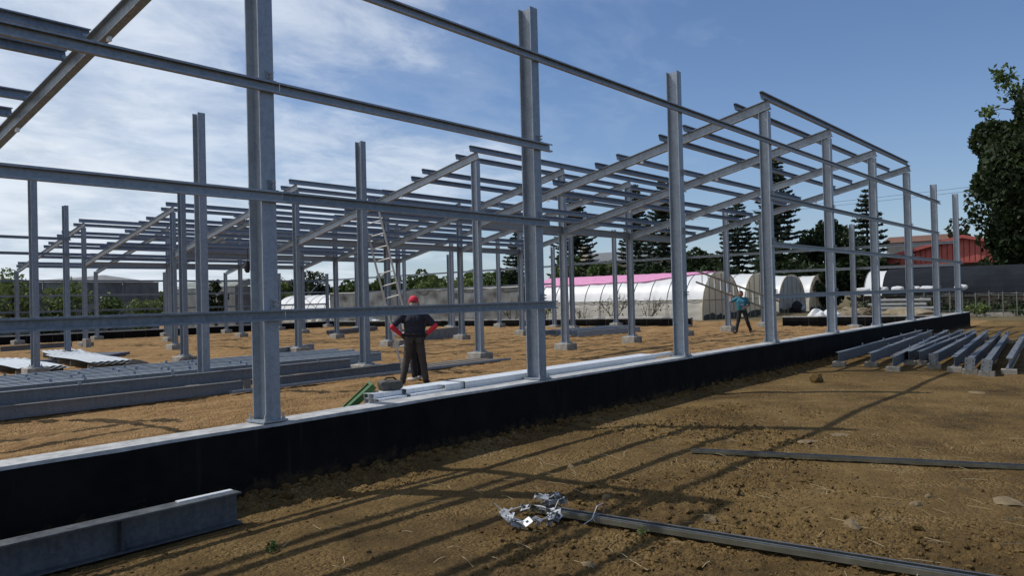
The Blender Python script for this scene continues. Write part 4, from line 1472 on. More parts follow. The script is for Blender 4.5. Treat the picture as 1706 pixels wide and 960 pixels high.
# film heaps in front of the left white tunnel
for k, (x, y, s) in enumerate(((36.0, 40.4, 0.75), (36.6, 46.8, 0.9))):
    bm = BM(); bmesh.ops.create_icosphere(bm, subdivisions=3, radius=1)
    for v in bm.verts:
        n_ = 0.6 + 0.8 * float(vnoise(np.array([v.co.x * 3 + k * 5]), np.array([v.co.y * 3 + v.co.z * 2]))[0])
        v.co = Vector((v.co.x * s * n_, v.co.y * 1.4 * s * n_, max(v.co.z, -0.1) * s * 0.9 * n_))
    o = obj("film_heap", bm, M['whitebag' if k == 0 else 'curtain'], None, (x, y, gz(x, y)))
    tag(o, ("right" if k == 0 else "left") + " heap of crumpled film before the left white tunnel", "film heap", "heaps of crumpled film", 'thing')

# net house on the left
t = thing("net_house", "grey net greenhouse with pale film roof at the far left, behind bushes", "greenhouse", (0, 47.0, gz(5, 47)))
XL, XR = -6.0, 23.2
bays = 4
bw = (XR - XL) / bays
for k in range(bays):
    a, b = XL + k * bw, XL + (k + 1) * bw
    bm = BM()
    for y in (0.0,):
        pass
    mx = (a + b) / 2
    v = [bm.verts.new(p) for p in ((a, 0, 3.45), (mx, 0, 3.95), (b, 0, 3.45), (a, 14, 3.45), (mx, 14, 3.95), (b, 14, 3.45))]
    bm.faces.new((v[0], v[1], v[4], v[3])); bm.faces.new((v[1], v[2], v[5], v[4])); bm.faces.new((v[0], v[2], v[1]))
    obj("roof_film", bm, M['film_thin'], t)
    n_ = 3
    for i in range(n_):
        xa, xb = a + bw * i / n_, a + bw * (i + 1) / n_
        bm = BM(); box(bm, xa + 0.03, xb - 0.03, 0.0, 0.02, 2.25, 3.44); obj("upper_net", bm, M['net' if i else 'net_pale'], t)
        bm = BM(); box(bm, xa + 0.03, xb - 0.03, 0.0, 0.02, 0.0, 2.2); obj("lower_net", bm, M['net_pale' if (i + k) % 3 else 'net'], t)
        bm = BM(); tube(bm, [(xa, -0.05, -0.2), (xa, -0.05, 3.5)], 0.04, 6); obj("post", bm, M['pole'], t)
for z_ in (2.22, 3.45):
    bm = BM(); tube(bm, [(XL, -0.06, z_), (XR, -0.06, z_)], 0.035, 6); obj("rail", bm, M['pole'], t)
bm = BM(); box(bm, XR, XR + 0.02, 0.03, 14, 0, 3.44); obj("side_net", bm, M['net'], t)

t = thing("net_shed", "small grey net shed with a low gable beside the dark upright bush", "shed", (29.0, 47.0, gz(30, 47)))
bm = BM()
v = [bm.verts.new(p) for p in ((0, 0, 3.2), (1.2, 0, 3.75), (3.0, 0, 3.3), (0, 9, 3.2), (1.2, 9, 3.75), (3.0, 9, 3.3))]
for f in ((0, 1, 4, 3), (1, 2, 5, 4), (0, 2, 1)):
    bm.faces.new([v[q_] for q_ in f])
obj("roof", bm, M['net_pale'], t)
bm = BM(); box(bm, 0.03, 2.97, 0.01, 8.9, -0.1, 3.18); obj("net_wall", bm, M['net'], t)
# a belt of far trees closing the view beyond the nets
g = np.random.default_rng(404)
n_ = 26000
a_ = g.uniform(R(38), R(80), n_)
d_ = g.uniform(150, 172, n_)
top = 4.0 + 5.5 * np.abs(fbm(a_ * 22, a_ * 0 + 3.0, 4, 2))
C = np.stack([CAM.x + d_ * np.cos(a_), CAM.y + d_ * np.sin(a_), top * np.sqrt(g.random(n_))], 1)
tag(obj("far_woods", leaf_mesh("far_woods", C, 0.75, M['leaf_pale'], 8), None), kind='stuff')

# ------------------------------------------------------------------ red shed and houses
t = thing("red_shed", "red ribbed-sheet shed with a low gable, left of the great tree", "shed", (80, 0, gz(80, 0)))
apy, apz = 7.7, 6.45
ly, lz, ry_, rz_ = 16.6, 4.25, -1.2, 4.25


def gable_z(y):
    return apz - (apz - lz) * (y - apy) / (ly - apy) if y > apy else apz - (apz - rz_) * (apy - y) / (apy - ry_)


yk = np.arange(ry_ + 0.15, ly - 0.5, 0.46)
for y in yk:
    bm = BM()
    ya, yb = y + 0.05, y + 0.41
    v = [bm.verts.new(p) for p in ((0, ya, 3.98), (0, yb, 3.98), (0, yb, gable_z(yb) - 0.28), (0, ya, gable_z(ya) - 0.28),
                                   (0.09, ya - 0.05, 3.98), (0.09, yb + 0.05, 3.98), (0.09, yb + 0.05, gable_z(yb) - 0.28), (0.09, ya - 0.05, gable_z(ya) - 0.28))]
    for f in ((0, 3, 2, 1), (0, 4, 7, 3), (1, 2, 6, 5), (4, 0, 1, 5)):
        bm.faces.new([v[i] for i in f])
    obj("ribbed_sheet", bm, M['red'], t)
for (ya, za, yb, zb) in ((apy, apz, ly + 0.9, gable_z(ly) - 0.2), (apy, apz, ry_ - 0.6, gable_z(ry_) - 0.15)):
    bm = BM()
    v = [bm.verts.new(p) for p in ((-0.5, ya, za), (12, ya, za), (12, yb, zb), (-0.5, yb, zb), (-0.5, ya, za - 0.3), (12, ya, za - 0.3), (12, yb, zb - 0.3), (-0.5, yb, zb - 0.3))]
    for f in ((0, 1, 2, 3), (4, 7, 6, 5), (0, 3, 7, 4), (2, 1, 5, 6), (3, 2, 6, 7)):
        bm.faces.new([v[i] for i in f])
    obj("roof", bm, M['red'], t)
bm = BM(); box(bm, 0.12, 11.8, ry_ + 0.2, ly - 0.6, -0.2, 3.95)
obj("wall", bm, M['shadegap'], t)  # dark box painted as the shaded gap below the red sheets
bm = BM(); box(bm, -0.02, 0.10, ry_ + 0.1, ly - 0.5, 3.84, 3.975)
obj("wall_trim", bm, M['red_dark'], t)


def house(name, x, y0, y1, depth, zw, zr, label, mw, mr, wins, ridge_along_y=True):
    t = thing(name, label, "house", (x, y0, gz(x, min(y0, 60))))
    L = y1 - y0
    bm = BM(); box(bm, 0, depth, 0, L, -0.3, zw); obj("wall", bm, mw, t)
    bm = BM()
    o_ = 0.5
    if ridge_along_y:
        v = [bm.verts.new(p) for p in ((-o_, -o_, zw), (depth + o_, -o_, zw), (depth / 2, -o_, zr), (-o_, L + o_, zw), (depth + o_, L + o_, zw), (depth / 2, L + o_, zr))]
    else:
        v = [bm.verts.new(p) for p in ((-o_, -o_, zw), (-o_, L + o_, zw), (-o_, L / 2, zr), (depth + o_, -o_, zw), (depth + o_, L + o_, zw), (depth + o_, L / 2, zr))]
    for f in ((0, 1, 2), (3, 5, 4), (0, 2, 5, 3), (1, 4, 5, 2), (0, 3, 4, 1)):
        bm.faces.new([v[i] for i in f])
    bmesh.ops.recalc_face_normals(bm, faces=bm.faces[:])
    obj("roof", bm, mr, t)
    for (ya, yb, za, zb) in wins:
        bm = BM(); box(bm, -0.06, 0.02, ya, yb, za, zb)
        w_ = obj("window", bm, M['plaster'], t)
        bm = BM(); box(bm, -0.075, -0.062, ya + 0.1, yb - 0.1, za + 0.1, zb - 0.1)
        obj("pane", bm, M['net_dark'], w_)
    return t


house("farm_house", 105, 13.5, 20.5, 7, 7.4, 8.35, "low brown-roofed house with grey wall behind the red shed", M['plaster'], M['brown_roof'], [(1, 2.2, 5, 6.2), (4.5, 5.7, 5, 6.2)])
house("gabled_house", 90, 46.0, 57.6, 9, 6.4, 8.0, "house with long grey roof and beige gable among the conifers", M['beigewall'], M['slate'], [(3, 4.2, 3.6, 4.8), (7, 8.2, 3.6, 4.8)])
bm = BM()
v = [bm.verts.new(p) for p in ((-0.6, 10.4, 6.3), (-0.6, 12.4, 6.3), (-0.6, 11.8, 8.9), (-0.6, 11.0, 8.9), (0.6, 10.4, 6.3), (0.6, 12.4, 6.3), (0.6, 11.8, 8.9), (0.6, 11.0, 8.9))]
for f in ((0, 1, 2, 3), (4, 7, 6, 5), (0, 3, 7, 4), (1, 5, 6, 2), (3, 2, 6, 7)):
    bm.faces.new([v[i] for i in f])
bmesh.ops.recalc_face_normals(bm, faces=bm.faces[:])
hs = [o for o in bpy.data.objects if o.name.startswith("gabled_house")][0]
obj("gable_dormer", bm, M['beigewall'], hs, (-0.2, -1.2, 0))

for k, (za, zb) in enumerate(((11.0, 11.75), (10.6, 11.35))):
    bm = BM()
    pts = []
    for i in range(41):
        f = i / 40
        y = 48 + (-14 - 48) * f
        pts.append((0, y, za + (zb - za) * (48 - y) / 42 - 0.9 * 4 * (f * (1 - f)) * 0.5 + 0.2))
    tube(bm, pts, 0.02, 4)
    tag(obj("power_cable", bm, M['wire'], None, (86, 0, 0)), ("upper" if k == 0 else "lower") + " power cable crossing the sky left of the great tree", "cable", "power cables", 'thing')

# ------------------------------------------------------------------ material stacks inside the building
st = "rafter beams laid out inside the building at the left"


def lying(p0, p1, zc, lab, grp, cle=(), prof=HB, m='steel', roll=(0, 0, 1)):
    p0, p1 = Vector((*p0, 0)), Vector((*p1, 0))
    d = p1 - p0
    t = thing("lying_steel_beam", lab, "steel beam", (p0.x, p0.y, zc), math.atan2(d.y, d.x), grp)
    bm = BM(); extrude(bm, prof, (0, 0, 0), (d.length, 0, 0), roll)
    obj("beam", bm, M[m], t)
    for s in cle:
        bm = BM(); box(bm, s - 0.025, s + 0.025, -0.007, 0.007, 0.098, 0.145)
        obj("purlin_cleat", bm, M['steel'], t)
    return t


lying((-3.4, 7.28), (4.35, 7.24), 0.12, "frontmost beam of the left stack, lying on the soil", st, (), m='steel_old')
xs0 = [0.25, -0.1, -0.5, 0.1, -0.8, -0.6, -1.0, -0.4, -0.9, -0.5]
ys0 = [7.56, 8.42, 8.68, 8.96, 9.25, 9.55, 9.88, 10.2, 10.55, 10.95]
xe0 = [7.2, 8.9, 8.75, 9.3, 9.05, 9.5, 9.2, 9.55, 9.3, 9.6]
for k in range(10):
    lying((xs0[k], ys0[k]), (xe0[k], ys0[k] + 0.05 * math.sin(k)), 0.31, f"beam of the left stack, {ORD[k]} behind the frontmost one", st,
          [1.3 + 0.37 * (k % 3), 2.9 + 0.3 * (k % 4), 4.6, 6.1] if k % 2 == 0 else [2.1, 3.7, 5.3], m='steel_old' if k in (0, 3) else 'steel')
for k, x in enumerate((0.45, 4.6, 8.2)):
    for j, (ya, yb) in enumerate(((7.46, 7.70), (8.30, 11.1))):
        bm = BM(); box(bm, x - 0.06, x + 0.06, ya, yb, -0.05, 0.205)
        o = obj("support_block", bm, M['timber'], None, (0, 0, 0))
        tag(o, f"timber bearer under the left beam stack, {('left', 'middle', 'right')[k]} one, {('front', 'back')[j]} piece", "block", "timber bearers under the left beam stack", 'thing')
lying((4.9, 7.22), (8.55, 7.42), 0.12, "dusty beam on the soil right of the widest column", st, (), m='steel_old')
# long thin bar and dusty plank in front of the row
t = thing("steel_bar", "long thin steel channel on the soil behind the red-capped worker's legs", "steel bar", (3.9, 6.92, gz(5, 6.9) + 0.04), 0.008)
bm = BM(); extrude(bm, [(b_, a_) for a_, b_ in CP][::-1], (0, 0, 0), (8.1, 0, 0)); obj("channel", bm, M['steel'], t)
t = thing("dusty_plank", "dusty brown boards on the soil right of the red-capped worker", "boards", (8.6, 7.15, gz(9.5, 7.3) + 0.05), 0.02)
for k in range(3):
    bm = BM(); box(bm, 0.1 * k, 3.35 - 0.12 * k, 0.24 * k, 0.24 * k + 0.225, -0.04, 0.02 + 0.012 * k)
    obj("board", bm, M['dusty'], t)

# roof sheets at the left
for k, (x, y, a, nsh, lab) in enumerate(((4.3, 16.2, 1.42, 3, "front pile of pale corrugated sheets at the left edge"), (5.9, 15.8, 1.36, 3, "middle pile of pale corrugated sheets by the leftmost column"),
                                         (6.6, 19.6, 1.30, 2, "back pile of pale corrugated sheets towards the far left"))):
    t = thing("sheet_pile", lab, "roof sheets", (x, y, gz(x, y) + 0.05), a, "piles of pale roof sheets")
    for j in range(nsh):
        bm = BM()
        L, nw = 6.2 - 0.2 * j, 24
        rows = []
        for s in (0, L * 0.25, L * 0.5, L * 0.75, L):
            rows.append([bm.verts.new((s, 0.045 * i - 0.55, 0.10 + 0.03 * j + (0.016 if i % 4 in (1, 2) else 0) + 0.02 * math.sin(s))) for i in range(nw + 1)])
        for a_, b_ in zip(rows, rows[1:]):
            for i in range(nw):
                bm.faces.new((a_[i], b_[i], b_[i + 1], a_[i + 1]))
        obj("corrugated_sheet", bm, M['sheet'], t, (0.08 * j, 0.07 * (j - 1), 0.0), (0, 0, 0.03 * (j - 1)))
    for s in (0.6, 3.0, 5.2):
        bm = BM(); box(bm, s - 0.05, s + 0.05, -0.55, 0.55, -0.12, 0.085); obj("bearer", bm, M['timber'], t)
heap("cloth_bundle", 5.95, 14.2, 0.30, 0.85, 0.30, "crumpled black cloth dumped behind the left beam stack", "cloth", M['darkcloth'], 51)
heap("cloth_bundle", 6.6, 13.4, 0.30, 0.55, 0.34, "second smaller heap of black cloth behind the left beam stack", "cloth", M['darkcloth'], 53)
t = thing("metal_sheet", "flat blue-grey sheet on the soil at the far left bare column", "sheet", (6.4, 20.6, gz(7, 21.5) + 0.06), 0.75)
bm = BM(); box(bm, 0, 3.6, -0.7, 0.7, -0.05, 0.05); obj("sheet_body", bm, M['bluegrey'], t)
lying((7.6, 29.2), (10.6, 30.0), -0.08 + 0.22, "dark beam lying before the far side wall at the left", "single beams inside", m='steel_old')
lying((10.4, 15.6), (13.3, 16.9), 0.12, "bluish beam lying by the column right of the widest one", "single beams inside", m='steel')
for k in range(3):
    lying((22.3 + 0.3 * k, 27.6 + 0.45 * k), (27.4 + 0.2 * k, 29.5 + 0.4 * k), 0.07, f"beam before the far end wall at the left, {('front', 'middle', 'back')[k]} of three", "beams before the far end wall at the left", m='steel_old')
t = thing("site_board", "grey board propped on its edge behind the red-capped worker", "board", (18.6, 17.3, gz(19, 17.5)), 0.235)
bm = BM(); box(bm, 0, 4.2, -0.03, 0.03, 0.02, 0.46); obj("board_face", bm, M['board'], t)
for s in (0.5, 3.6):
    bm = BM(); box(bm, s - 0.05, s + 0.05, 0.03, 0.4, -0.03, 0.3); obj("prop_block", bm, M['timber'], t)
for k in range(5):
    lying((22.4 + 0.25 * (k % 2), 11.9 + 0.42 * k), (27.1 + 0.15 * k, 11.75 + 0.42 * k), 0.17 if k else 0.13, f"beam in the middle stack by the footings, {ORD[k]} from the front", "beams stacked in the middle of the building", [1.5, 3.2] if k % 2 else ())
for k, x in enumerate((23.2, 26.5)):
    bm = BM(); box(bm, x - 0.06, x + 0.06, 12.2, 13.8, -0.05, 0.068)
    tag(obj("support_block", bm, M['timber'], None), f"{('near', 'far')[k]} timber bearer under the middle beam stack", "block", "timber bearers under the middle stack", 'thing')
# soil banked round a column foot and a second block stack beside it
t = thing("timber_stack", "dark timber and block pile beside the footing behind the ladder", "timber pile", (16.0, 15.2, gz(16, 15.2)), 0.3)
for k in range(3):
    bm = BM(); box(bm, -0.7 + 0.1 * k, 0.7, -0.15 + 0.02 * k, 0.13, 0.0 + 0.09 * k, 0.085 + 0.09 * k); obj("timber", bm, M['timber'], t)
t = thing("block_stack", "pale blocks beside a footing near the left column pair", "blocks", (11.6, 31.2, gz(11.6, 31)), 0.2)
for k in range(2):
    bm = BM(); box(bm, -0.12, 0.12, -0.3 + 0.3 * k, -0.05 + 0.3 * k, 0, 0.4 - 0.18 * k); obj("block", bm, M['concrete'], t)
# boards at the end-wall top, sunlit
t = thing("pale_plank", "sunlit white planks resting on the far end wall left of the opening", "planks", (33.3, 13.0, 0.47), 0.0)
for k in range(2):
    bm = BM(); box(bm, -0.09, 0.09, 0.0 + 2.6 * k, 2.55 + 2.7 * k, -0.045, -0.005 + 0.012 * k); obj("plank", bm, M['whitebag'], t)

# white channels stacked along the inside of the wall


def channel_mesh(L):
    bm = BM()
    extrude(bm, [(b_ * 0.74, -a_ * 1.0) for a_, b_ in c_prof(0.10, 0.05, 0.016, 0.0045)], (0, 0, 0), (L, 0, 0))
    d = bpy.data.meshes.new("channel"); bm.normal_update(); bm.to_mesh(d); bm.free(); d.materials.append(M['bright'])
    return d


long_me, short_me = channel_mesh(5.5), channel_mesh(0.40)
tops = {}
for j, (x0, y0, ncol, nrow, me_, nm) in enumerate(((1.47, 0.185, 3, 3, short_me, "short"), (1.92, 0.185, 4, 3, long_me, "long"))):
    for c in range(ncol):
        for r in range(nrow):
            if j == 0 and c == 0 and r == 2: continue
            xo = random.uniform(-0.03, 0.03) + (0.55 if (j == 1 and c == 0 and r == 2) else 0)
            t = thing("steel_channel", f"new {nm} steel channel by the wall, {('bottom', 'middle', 'top')[r]} layer, {ORD[c]} from the wall", "steel channel",
                      (x0 + xo, y0 + 0.078 * c, 0.545 + 0.0525 * r), 0, f"{nm} new steel channels stacked inside the wall")
            obj("channel", me_, None, t)
bm = BM(); box(bm, -0.07, 0.07, 0.0, 0.42, -0.56, 0.0)
d = bpy.data.meshes.new("support_block"); bm.to_mesh(d); bm.free(); d.materials.append(M['timber'])
for k, (x, w_) in enumerate(((1.55, 'left'), (2.1, 'second'), (3.2, 'third'), (5.2, 'fourth'), (6.9, 'right'))):
    o = obj("support_block", d, None, None, (x, 0.14, 0.517))
    tag(o, f"timber bearer under the new channels, {w_} one along the wall", "block", "timber bearers under the new channels", 'thing')
bm = BM(); box(bm, 0.0, 0.02, -0.02, 0.31, -0.006, 0.0); box(bm, 0.0, 0.02, -0.026, -0.02, -0.16, 0.0)
tag(obj("packing_band", bm, M['greybag'], None, (2.75, 0.152, 0.683)), "dark packing band round the long new channels", "band", kind='thing')

# green lid and grey bag on the short channels
t = thing("green_lid", "tilted green plastic lid leaning on the short channel stack", "lid", (1.42, 0.62, 0.50), -0.62)
rotm = Matrix.Rotation(-0.72, 4, 'Y')
bm = BM(); box(bm, -0.02, 0.34, -0.15, 0.15, 0.0, 0.012, rotm); obj("lid_sheet", bm, M['green'], t)
for (a, b_, c_, d_) in ((-0.05, -0.02, -0.18, 0.18), (0.34, 0.37, -0.18, 0.18), (-0.02, 0.34, -0.18, -0.15), (-0.02, 0.34, 0.15, 0.18)):
    bm = BM(); box(bm, a, b_, c_, d_, -0.03, 0.03, rotm); obj("lid_rim", bm, M['green'], t)
t = thing("tool_bag", "grey soft tool bag sitting on the short channel stack", "bag", (1.78, 0.33, 0.676), -0.4)
bm = BM(); bmesh.ops.create_icosphere(bm, subdivisions=3, radius=1)
for v in bm.verts:
    n_ = 0.9 + 0.25 * float(vnoise(np.array([v.co.x * 3]), np.array([v.co.y * 3 + v.co.z * 2]))[0])
    c_ = lambda q_, e: math.copysign(abs(q_) ** e, q_)
    v.co = Vector((c_(v.co.x, 0.6) * 0.125 * n_, c_(v.co.y, 0.6) * 0.08 * n_, max(c_(v.co.z, 0.55), -0.9) * 0.06 * n_ + 0.052))
obj("bag_body", bm, M['greybag'], t)
bm = BM(); tube(bm, [(-0.08, 0, 0.10), (-0.04, 0, 0.135), (0.04, 0, 0.135), (0.08, 0, 0.10)], 0.010, 6); obj("bag_handle", bm, M['shoe'], t)

# ------------------------------------------------------------------ ladders


def ladder(p0, p1, side, w, label, m, rung=0.30, rw=0.032):
    p0, p1, side = Vector(p0), Vector(p1), Vector(side).normalized()
    t = thing("ladder", label, "ladder", p0)
    d = p1 - p0
    L = d.length
    dn = d.normalized()
    nrm = dn.cross(side)
    for s in (-1, 1):
        bm = BM()
        extrude(bm, [(-0.6 * rw, -rw), (0.6 * rw, -rw), (0.6 * rw, rw), (-0.6 * rw, rw)], side * (s * w / 2), side * (s * w / 2) + d, nrm)
        obj("rail", bm, M[m], t)
    for k in range(1, int(L / rung)):
        bm = BM(); c_ = dn * (k * rung)
        tube(bm, [c_ - side * (w / 2 - 0.01), c_ + side * (w / 2 - 0.01)], 0.5 * rw, 8)
        obj("rung", bm, M['alu'], t)
    return t


ladder((9.15, 7.72, gz(9.15, 7.7)), (8.22, 8.02, 3.95), (0.62, -0.78, 0.25), 0.38, "aluminium ladder leaning on a bare inner column behind the red-capped worker", 'alu')
LADP0, LADP1 = Vector((26.60, 8.75, 2.36)), Vector((27.04, 5.4, 1.0))
ladder(LADP0, LADP1, (0.25, 0.12, 1.0), 0.50, "old dark ladder carried slantwise on the teal-shirted worker's shoulder", 'oldladder', 0.28, 0.05)

# ------------------------------------------------------------------ people


def blob(name, caps, voxel, m, parent=None, smooth=3):
    """one continuous skin over tapered limbs"""
    bm = BM()
    for p0, r0, p1, r1 in caps:
        p0, p1 = Vector(p0), Vector(p1)
        d = p1 - p0
        L = d.length
        q_ = d.to_track_quat('Z', 'Y') if L > 1e-6 else Matrix.Identity(3).to_quaternion()
        prof = []
        for k in range(5):
            a = -math.pi / 2 + math.pi / 2 * k / 4
            prof.append((r0 * math.cos(a), r0 * math.sin(a)))
        for k in range(5):
            a = math.pi / 2 * k / 4
            prof.append((r1 * math.cos(a), L + r1 * math.sin(a)))
        rings = [[bm.verts.new(p0 + q_ @ Vector((max(r, 1e-4) * math.cos(2 * math.pi * i / 12), max(r, 1e-4) * math.sin(2 * math.pi * i / 12), z))) for i in range(12)] for r, z in prof]
        for a, b in zip(rings, rings[1:]):
            for i in range(12):
                bm.faces.new((a[i], a[(i + 1) % 12], b[(i + 1) % 12], b[i]))
        bm.faces.new(rings[0][::-1]); bm.faces.new(rings[-1])
    o = obj(name, bm, m, parent)
    md = o.modifiers.new("remesh", 'REMESH'); md.mode = 'VOXEL'; md.voxel_size = voxel; md.use_smooth_shade = True
    ms = o.modifiers.new("smooth", 'SMOOTH'); ms.factor = 0.5; ms.iterations = smooth
    dg = bpy.context.evaluated_depsgraph_get()
    o2 = o.evaluated_get(dg)
    nm = bpy.data.meshes.new_from_object(o2)
    o.modifiers.clear()
    old = o.data
    o.data = nm
    bpy.data.meshes.remove(old)
    return o


def hand_caps(w, d, side, n):
    """palm, four curled fingers and thumb; w wrist, d direction of the hand, side towards the thumb, n palm normal"""
    w, d, side, n = Vector(w), Vector(d).normalized(), Vector(side).normalized(), Vector(n).normalized()
    caps = [(w, 0.026, w + d * 0.05, 0.030), (w + d * 0.05 - side * 0.015, 0.022, w + d * 0.085 - side * 0.02, 0.018), (w + d * 0.05 + side * 0.015, 0.022, w + d * 0.085 + side * 0.02, 0.018)]
    for k, (o_, L) in enumerate(((0.030, 0.068), (0.010, 0.078), (-0.010, 0.072), (-0.029, 0.055))):
        b_ = w + d * 0.09 + side * o_
        m_ = b_ + d * L * 0.5 + n * 0.012
        e_ = m_ + d * L * 0.35 + n * 0.030
        caps += [(b_, 0.0095, m_, 0.009), (m_, 0.009, e_, 0.0075)]
    tb = w + d * 0.035 + side * 0.03
    caps += [(tb, 0.013, tb + side * 0.03 + d * 0.028, 0.011), (tb + side * 0.03 + d * 0.028, 0.011, tb + side * 0.035 + d * 0.058 + n * 0.012, 0.009)]
    return caps


def person(x, y, yaw, label, J, mats, cap=None, sleeves=False, gloves=False, print_=False, neck=None):
    """J: joints in a local frame, x to the person's right, y forwards, z up"""
    t = thing("person", label, "person", (x, y, gz(x, y)), yaw)
    V_ = Vector
    hL, hR, kL, kR, aL, aR = (V_(J[k]) for k in ("hL", "hR", "kL", "kR", "aL", "aR"))
    sL, sR, eL, eR, wL, wR = (V_(J[k]) for k in ("sL", "sR", "eL", "eR", "wL", "wR"))
    pel, ch, nk, hd = (V_(J[k]) for k in ("pel", "ch", "nk", "hd"))
    fL, fR = V_(J["fL"]), V_(J["fR"])
    lk = V_(J["look"]).normalized()          # direction the face points
    sd = lk.cross(V_((0, 0, 1))).normalized()
    body = []
    for h, k, a, f in ((hL, kL, aL, fL), (hR, kR, aR, fR)):
        body += [(h, 0.082, k, 0.055), (k, 0.055, k.lerp(a, 0.35), 0.056), (k.lerp(a, 0.35), 0.056, a, 0.037), (a, 0.04, a + f * 0.13 + V_((0, 0, -0.045)), 0.034)]
    for s, e, w in ((sL, eL, wL), (sR, eR, wR)):
        body += [(s, 0.054, e, 0.040), (e, 0.040, e.lerp(w, 0.3), 0.041), (e.lerp(w, 0.3), 0.041, w, 0.026)]
    body += [(pel + V_((-0.07, 0, 0)), 0.095, pel + V_((0.07, 0, 0)), 0.095), (pel, 0.10, ch, 0.11), (ch + V_((-0.08, 0, 0)), 0.10, ch + V_((0.08, 0, 0)), 0.10),
             (sL, 0.06, sR, 0.06), (ch, 0.11, nk, 0.055), (nk, 0.055, hd - V_((0, 0, 0.05)), 0.052),
             (hd + V_((0, 0, 0.02)), 0.092, hd + lk * 0.018 - V_((0, 0, 0.03)), 0.082), (hd + lk * 0.03 - V_((0, 0, 0.05)), 0.062, hd + lk * 0.045 - V_((0, 0, 0.085)), 0.045),
             (hd + lk * 0.085 + V_((0, 0, 0.005)), 0.012, hd + lk * 0.108 - V_((0, 0, 0.025)), 0.016)]
    for s in (-1, 1):
        body.append((hd + sd * (s * 0.088) - V_((0, 0, 0.03)), 0.012, hd + sd * (s * 0.094) + V_((0, 0, 0.02)), 0.016))
    hands = hand_caps(wL, J["dL"], J["tL"], J["nL"]) + hand_caps(wR, J["dR"], J["tR"], J["nR"])
    b = blob("body", body + hands, 0.009, M['skin'], t, 2)
    for s in (-1, 1):
        p = hd + lk * 0.090 + sd * (s * 0.032) + V_((0, 0, 0.012))
        bm = BM(); bmesh.ops.create_uvsphere(bm, u_segments=8, v_segments=6, radius=0.011)
        obj("eye", bm, M['hair'], b, p)
    bm = BM()
    p = hd + lk * 0.096 - V_((0, 0, 0.062))
    tube(bm, [p - sd * 0.022 - lk * 0.006, p, p + sd * 0.022 - lk * 0.006], 0.006, 6); obj("mouth", bm, mats['mouth'] if 'mouth' in mats else M['skin'], b)
    # hair
    if not neck: blob("hair", [(hd + V_((0, 0, 0.03)) - lk * 0.012, 0.098, hd - lk * 0.028 - V_((0, 0, 0.03)), 0.086)], 0.01, M['hair'], t)
    # shirt: torso and short sleeves; hem over the waist
    shirt = [(pel + V_((-0.075, 0, 0.02)), 0.112, pel + V_((0.075, 0, 0.02)), 0.112), (pel + V_((-0.06, 0, 0.05)), 0.135, ch + V_((-0.065, 0, 0)), 0.148), (pel + V_((0.06, 0, 0.05)), 0.135, ch + V_((0.065, 0, 0)), 0.148), (pel + V_((0, 0, 0.05)), 0.135, ch, 0.148),
             (ch + V_((-0.085, 0, 0.02)), 0.115, ch + V_((0.085, 0, 0.02)), 0.115), (sL, 0.074, sR, 0.074), (ch, 0.12, nk - V_((0, 0, 0.02)), 0.072)]
    for s, e in ((sL, eL), (sR, eR)):
        shirt.append((s, 0.075, s.lerp(e, 0.80), 0.064))
    sh_ = blob("shirt", shirt, 0.013, mats['shirt'], t)
    # a few cloth folds pushed into the shirt
    for v in sh_.data.vertices:
        n_ = float(vnoise(np.array([v.co.x * 9 + v.co.z * 5]), np.array([v.co.z * 14 - v.co.x * 4]))[0]) - 0.5
        v.co += v.normal * 0.014 * n_
    trs = []
    for h, k, a in ((hL, kL, aL), (hR, kR, aR)):
        trs += [(h, 0.102, h.lerp(k, 0.55), 0.087), (h.lerp(k, 0.55), 0.087, k, 0.075), (k, 0.075, a + V_((0, 0, 0.03)), 0.064)]
    trs += [(pel + V_((-0.065, 0, 0)), 0.112, pel + V_((0.065, 0, 0)), 0.112), (pel + V_((-0.05, 0, 0.06)), 0.105, pel + V_((0.05, 0, 0.06)), 0.105)]
    tr = blob("trousers", trs, 0.013, mats['trousers'], t)
    for v in tr.data.vertices:
        n_ = float(vnoise(np.array([v.co.x * 8 + v.co.y * 6 + 3]), np.array([v.co.z * 11]))[0]) - 0.5
        v.co += v.normal * 0.016 * n_
    for a, f in ((aL, fL), (aR, fR)):
        blob("shoe", [(a - V_((0, 0, 0.02)) - f * 0.02, 0.052, a - V_((0, 0, 0.045)) + f * 0.06, 0.046), (a - V_((0, 0, 0.045)) + f * 0.06, 0.047, a - V_((0, 0, 0.052)) + f * 0.165, 0.038)], 0.011, mats['shoe'], t)
    if sleeves:
        for s, e, w in ((sL, eL, wL), (sR, eR, wR)):
            blob("arm_sleeve", [(s.lerp(e, 0.82), 0.054, e, 0.052), (e, 0.052, e.lerp(w, 0.3), 0.052), (e.lerp(w, 0.3), 0.052, e.lerp(w, 0.93), 0.038)], 0.011, mats['sleeve'], t)
    if gloves:
        for w, d, s_, n_ in ((wL, J["dL"], J["tL"], J["nL"]), (wR, J["dR"], J["tR"], J["nR"])):
            blob("glove", [(p, r + 0.006, q_, r2_ + 0.006) for p, r, q_, r2_ in hand_caps(w, d, s_, n_)] + [(w - V_(d).normalized() * 0.03, 0.036, w, 0.034)], 0.007, mats['glove'], t, 2)
